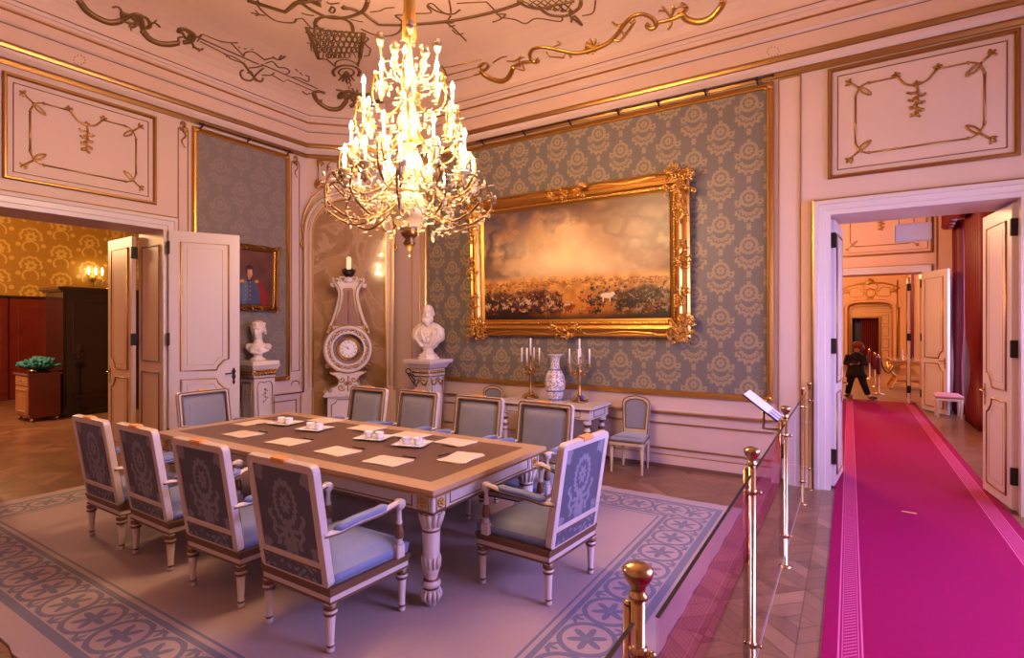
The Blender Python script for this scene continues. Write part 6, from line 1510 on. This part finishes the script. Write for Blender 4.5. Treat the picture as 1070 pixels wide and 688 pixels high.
for k in range(16):      # bead garlands
    a = 2*PI*k/16; a2 = 2*PI*(k+1)/16
    for j in range(9):
        u = j/8; aa = a+(a2-a)*u; r = .34; drops.ball((r*math.cos(aa), r*math.sin(aa), .34-.07*math.sin(u*PI)), .010, 5, 4)
o = drops.build('crystal_drops', M['crystal'], ch, fix=False); o['kind'] = 'stuff'
for k in range(5):
    a = 2*PI*k/5+.5; mb = MB(); mb.ball((.17*math.cos(a), .17*math.sin(a), .64), .036, 12, 8, sc=(1, 1, 1.2)); mb.build('round_bulb', M['flame'], ch)

# ================================================================== BARRIER
gm = bpy.data.materials.new('clear_barrier_glass'); gm.use_nodes = True; nt = gm.node_tree; nt.nodes.clear()
out = nt.nodes.new('ShaderNodeOutputMaterial'); tr = nt.nodes.new('ShaderNodeBsdfTransparent'); gl = nt.nodes.new('ShaderNodeBsdfGlossy'); mx = nt.nodes.new('ShaderNodeMixShader'); fr = nt.nodes.new('ShaderNodeFresnel')
tr.inputs[0].default_value = (.93, .86, .93, 1); gl.inputs['Roughness'].default_value = .0; fr.inputs[0].default_value = 1.28
ge = nt.nodes.new('ShaderNodeNewGeometry'); T_ = NT(nt); fac_ = X(fr.outputs[0], T_)*(1-X(ge.outputs['Backfacing'], T_)); nt.links.new(fac_.s, mx.inputs[0])
nt.links.new(fr.outputs[0], mx.inputs[0]) if False else None; nt.links.new(tr.outputs[0], mx.inputs[1]); nt.links.new(gl.outputs[0], mx.inputs[2]); nt.links.new(mx.outputs[0], out.inputs[0])
BX = -.385
posts = [(1.24, -.425, 'nearest big brass barrier post at the bottom edge', 1), (2.72, BX, 'second brass barrier post from the camera', 1), (4.26, BX, 'brass barrier post beside the tilted information card', 1), (5.84, BX, 'slim brass barrier post just before the door wall', 0), (6.40, BX+.03, 'farthest brass barrier post, against the door casing wall', 0)]
def post(y, x, lab, dbl):
    t = thing('barrier_post', lab, 'barrier post', (x, y, 0), 0, 'brass barrier posts')
    r = .0165 if dbl else .012; H_ = 1.075
    mb = MB(); mb.lathe([(.045, 0), (.045, .006), (.025, .012), (r, .016), (r, H_)], 20); mb.build('tube', M['brass'], t)
    mb = MB(); mb.lathe([(r+.001, H_-.022), (r+.006, H_-.019), (r+.006, H_-.010), (r+.001, H_-.006), (r, H_+.006), (.022, H_+.014), (.032, H_+.028), (.0365, H_+.044), (.035, H_+.052), (.020, H_+.062), (.002, H_+.065)] if dbl else [(r+.002, H_-.02), (.012, H_), (.020, H_+.015), (.026, H_+.035), (.020, H_+.045), (.002, H_+.048)], 24); mb.build('finial', M['brass'], t)
    if dbl: mb = MB(); mb.tube([(-.028, .012, .06), (-.028, .012, H_-.05)], .0125, 12); mb.lathe([(.001, 0), (.0125, .003), (.0125, .01), (.001, .014)], 12, -.028, .012, H_-.05); mb.build('side_tube', M['brass'], t)
    for z in (.217, .93):
        mb = MB(); mb.lathe([(r, -.014), (r+.006, -.010), (r+.006, .010), (r, .014)], 16, 0, 0, z); mb.tube([(r, 0, z), (r+.016, 0, z)], [.008, .008], 8); mb.ball((r+.018, 0, z), .010, 8, 6); mb.build('clamp', M['brass'], t)
    return t
for p in posts: post(*p)
# a low brass stay beside the near post
mb = MB(); mb.tube(smoothpts([(-.47, 1.20, .865), (-.50, 1.19, .87), (-.53, 1.175, .86), (-.54, 1.17, .82), (-.54, 1.17, .0)], 4), .008, 8)
o = mb.build('brass_stay', M['brass']); tag(o, 'bent brass rod left of the nearest barrier post', 'rod')
prev = None; labs = ['glass barrier panel at the bottom edge, nearest the camera', 'glass barrier panel between the first two posts', 'glass barrier panel with the pink carpet mirrored, before the card', 'glass barrier panel beyond the information card', 'last narrow glass barrier panel touching the door wall']
segs = [(.30, 1.205), (1.262, 2.685), (2.75, 4.22), (4.30, 5.81), (5.87, 6.375)]
for (a, b), lab in zip(segs, labs):
    xa = -.425 if b < 1.3 else BX
    t = thing('glass_panel', lab, 'glass barrier', (xa-(.0 if b > 1.3 else 0), 0, 0), 0, 'glass panels of the barrier')
    mb = MB(); mb.box(-.004, .004, a, b, .095, 1.01); mb.build('pane', gm, t)
    mb = MB(); mb.box(-.005, .005, a, b, 1.01, 1.013); mb.build('top_edge', M['iron'], t)
    mb = MB(); mb.box(-.005, .005, a, b, .088, .095); mb.build('bottom_edge', mat('pale_steel', (.55, .52, .62), .3, .6) if 'pale_steel' not in bpy.data.materials else bpy.data.materials['pale_steel'], t)
# information card on its bracket
t = thing('information_card', 'tilted printed information card on a brass bracket at the barrier', 'sign', (-.44, 4.45, 1.02))
im_ = Matrix.Translation((-.115, 0, .085)) @ Matrix.Rotation(R(38), 4, 'Y')
mb = MB(im_); mb.box(-.15, .15, -.16, .16, -.006, .004, .003); mb.build('board', M['iron'], t)
mb = MB(im_); mb.box(-.145, .145, -.155, .155, .004, .007); mb.build('printed_sheet', M['print'], t)
mb = MB(); mb.tube([(-.11, 0, .07), (-.11, 0, -.09), (.0, 0, -.09), (.038, 0, -.09)], .011, 8); mb.box(.02, .046, -.05, .05, -.105, -.075, .003); mb.build('bracket', M['brass'], t)
nL = len(CHLIGHTS); PWL = 42.
CHLIGHTS = [(x, y, z+.03, PWL) for i, (x, y, z) in enumerate(CHLIGHTS) if i % 2 == 0]+[(CX_, CY_, 2.20, 30.)]
EXPO = .05
# ================================================================== CAMERA AND LIGHT
cam = bpy.data.cameras.new('camera'); co = bpy.data.objects.new('camera', cam); col.objects.link(co)
co.location = (0, 0, 1.7); co.rotation_euler = (R(90), 0, TH); cam.lens = 36*562/1070; cam.shift_y = -2.5/1070; cam.clip_start = .05; cam.clip_end = 100
scene.camera = co
def lamp(kind, loc, power, color, size=.1, rot=None, sy=None, name='lamp'):
    l = bpy.data.lights.new(name, kind); l.energy = power; l.color = color
    if kind == 'AREA':
        l.shape = 'RECTANGLE'; l.size = size; l.size_y = sy or size
    else: l.shadow_soft_size = size
    o = bpy.data.objects.new(name, l); o.location = loc; col.objects.link(o)
    if rot: o.rotation_euler = rot
    return o
VIO = (.44, .40, 1.0)
for i, (a, b) in enumerate(WIN):
    p = (300, 230, 30, 50, 20, 20)[i]
    lamp('AREA', (XR+.33, (a+b)/2, 2.0), p, VIO, b-a-.1, (0, R(58), 0), 3.0, 'window_daylight').data.spread = R(140)
WARM = (1.0, .60, .28)
for (x, y, z, p) in CHLIGHTS: lamp('POINT', (x, y, z), p, WARM, .04, name='chandelier_bulb_light')
lamp('POINT', (-12.5, 2.6, 3.6), 600, (1, .58, .26), .3, name='left_room_chandelier_light')
lamp('POINT', (-1.5, 10.6, 3.5), 480, (1, .50, .24), .3, name='second_room_fill_light')  # warm fill added to light the second room, no chandelier is built there
lamp('POINT', (-.8, 21.0, 3.5), 950, (1, .46, .15), .3, name='third_room_fill_light')  # added orange fill that brightens the third room, no lamp hangs here
w = bpy.data.worlds.new('world'); scene.world = w; w.use_nodes = True
w.node_tree.nodes['Background'].inputs[0].default_value = (.45, .5, .9, 1); w.node_tree.nodes['Background'].inputs[1].default_value = .6
scene.view_settings.view_transform = 'Standard'; scene.view_settings.look = 'None'; scene.view_settings.gamma = 1; scene.view_settings.exposure = EXPO
scene.view_settings.use_curve_mapping = False
scene.cycles.use_denoising = True; scene.cycles.max_bounces = 7; scene.cycles.diffuse_bounces = 4; scene.cycles.glossy_bounces = 3; scene.cycles.transmission_bounces = 6
scene.cycles.sample_clamp_indirect = 6; scene.cycles.caustics_reflective = False; scene.cycles.caustics_refractive = False
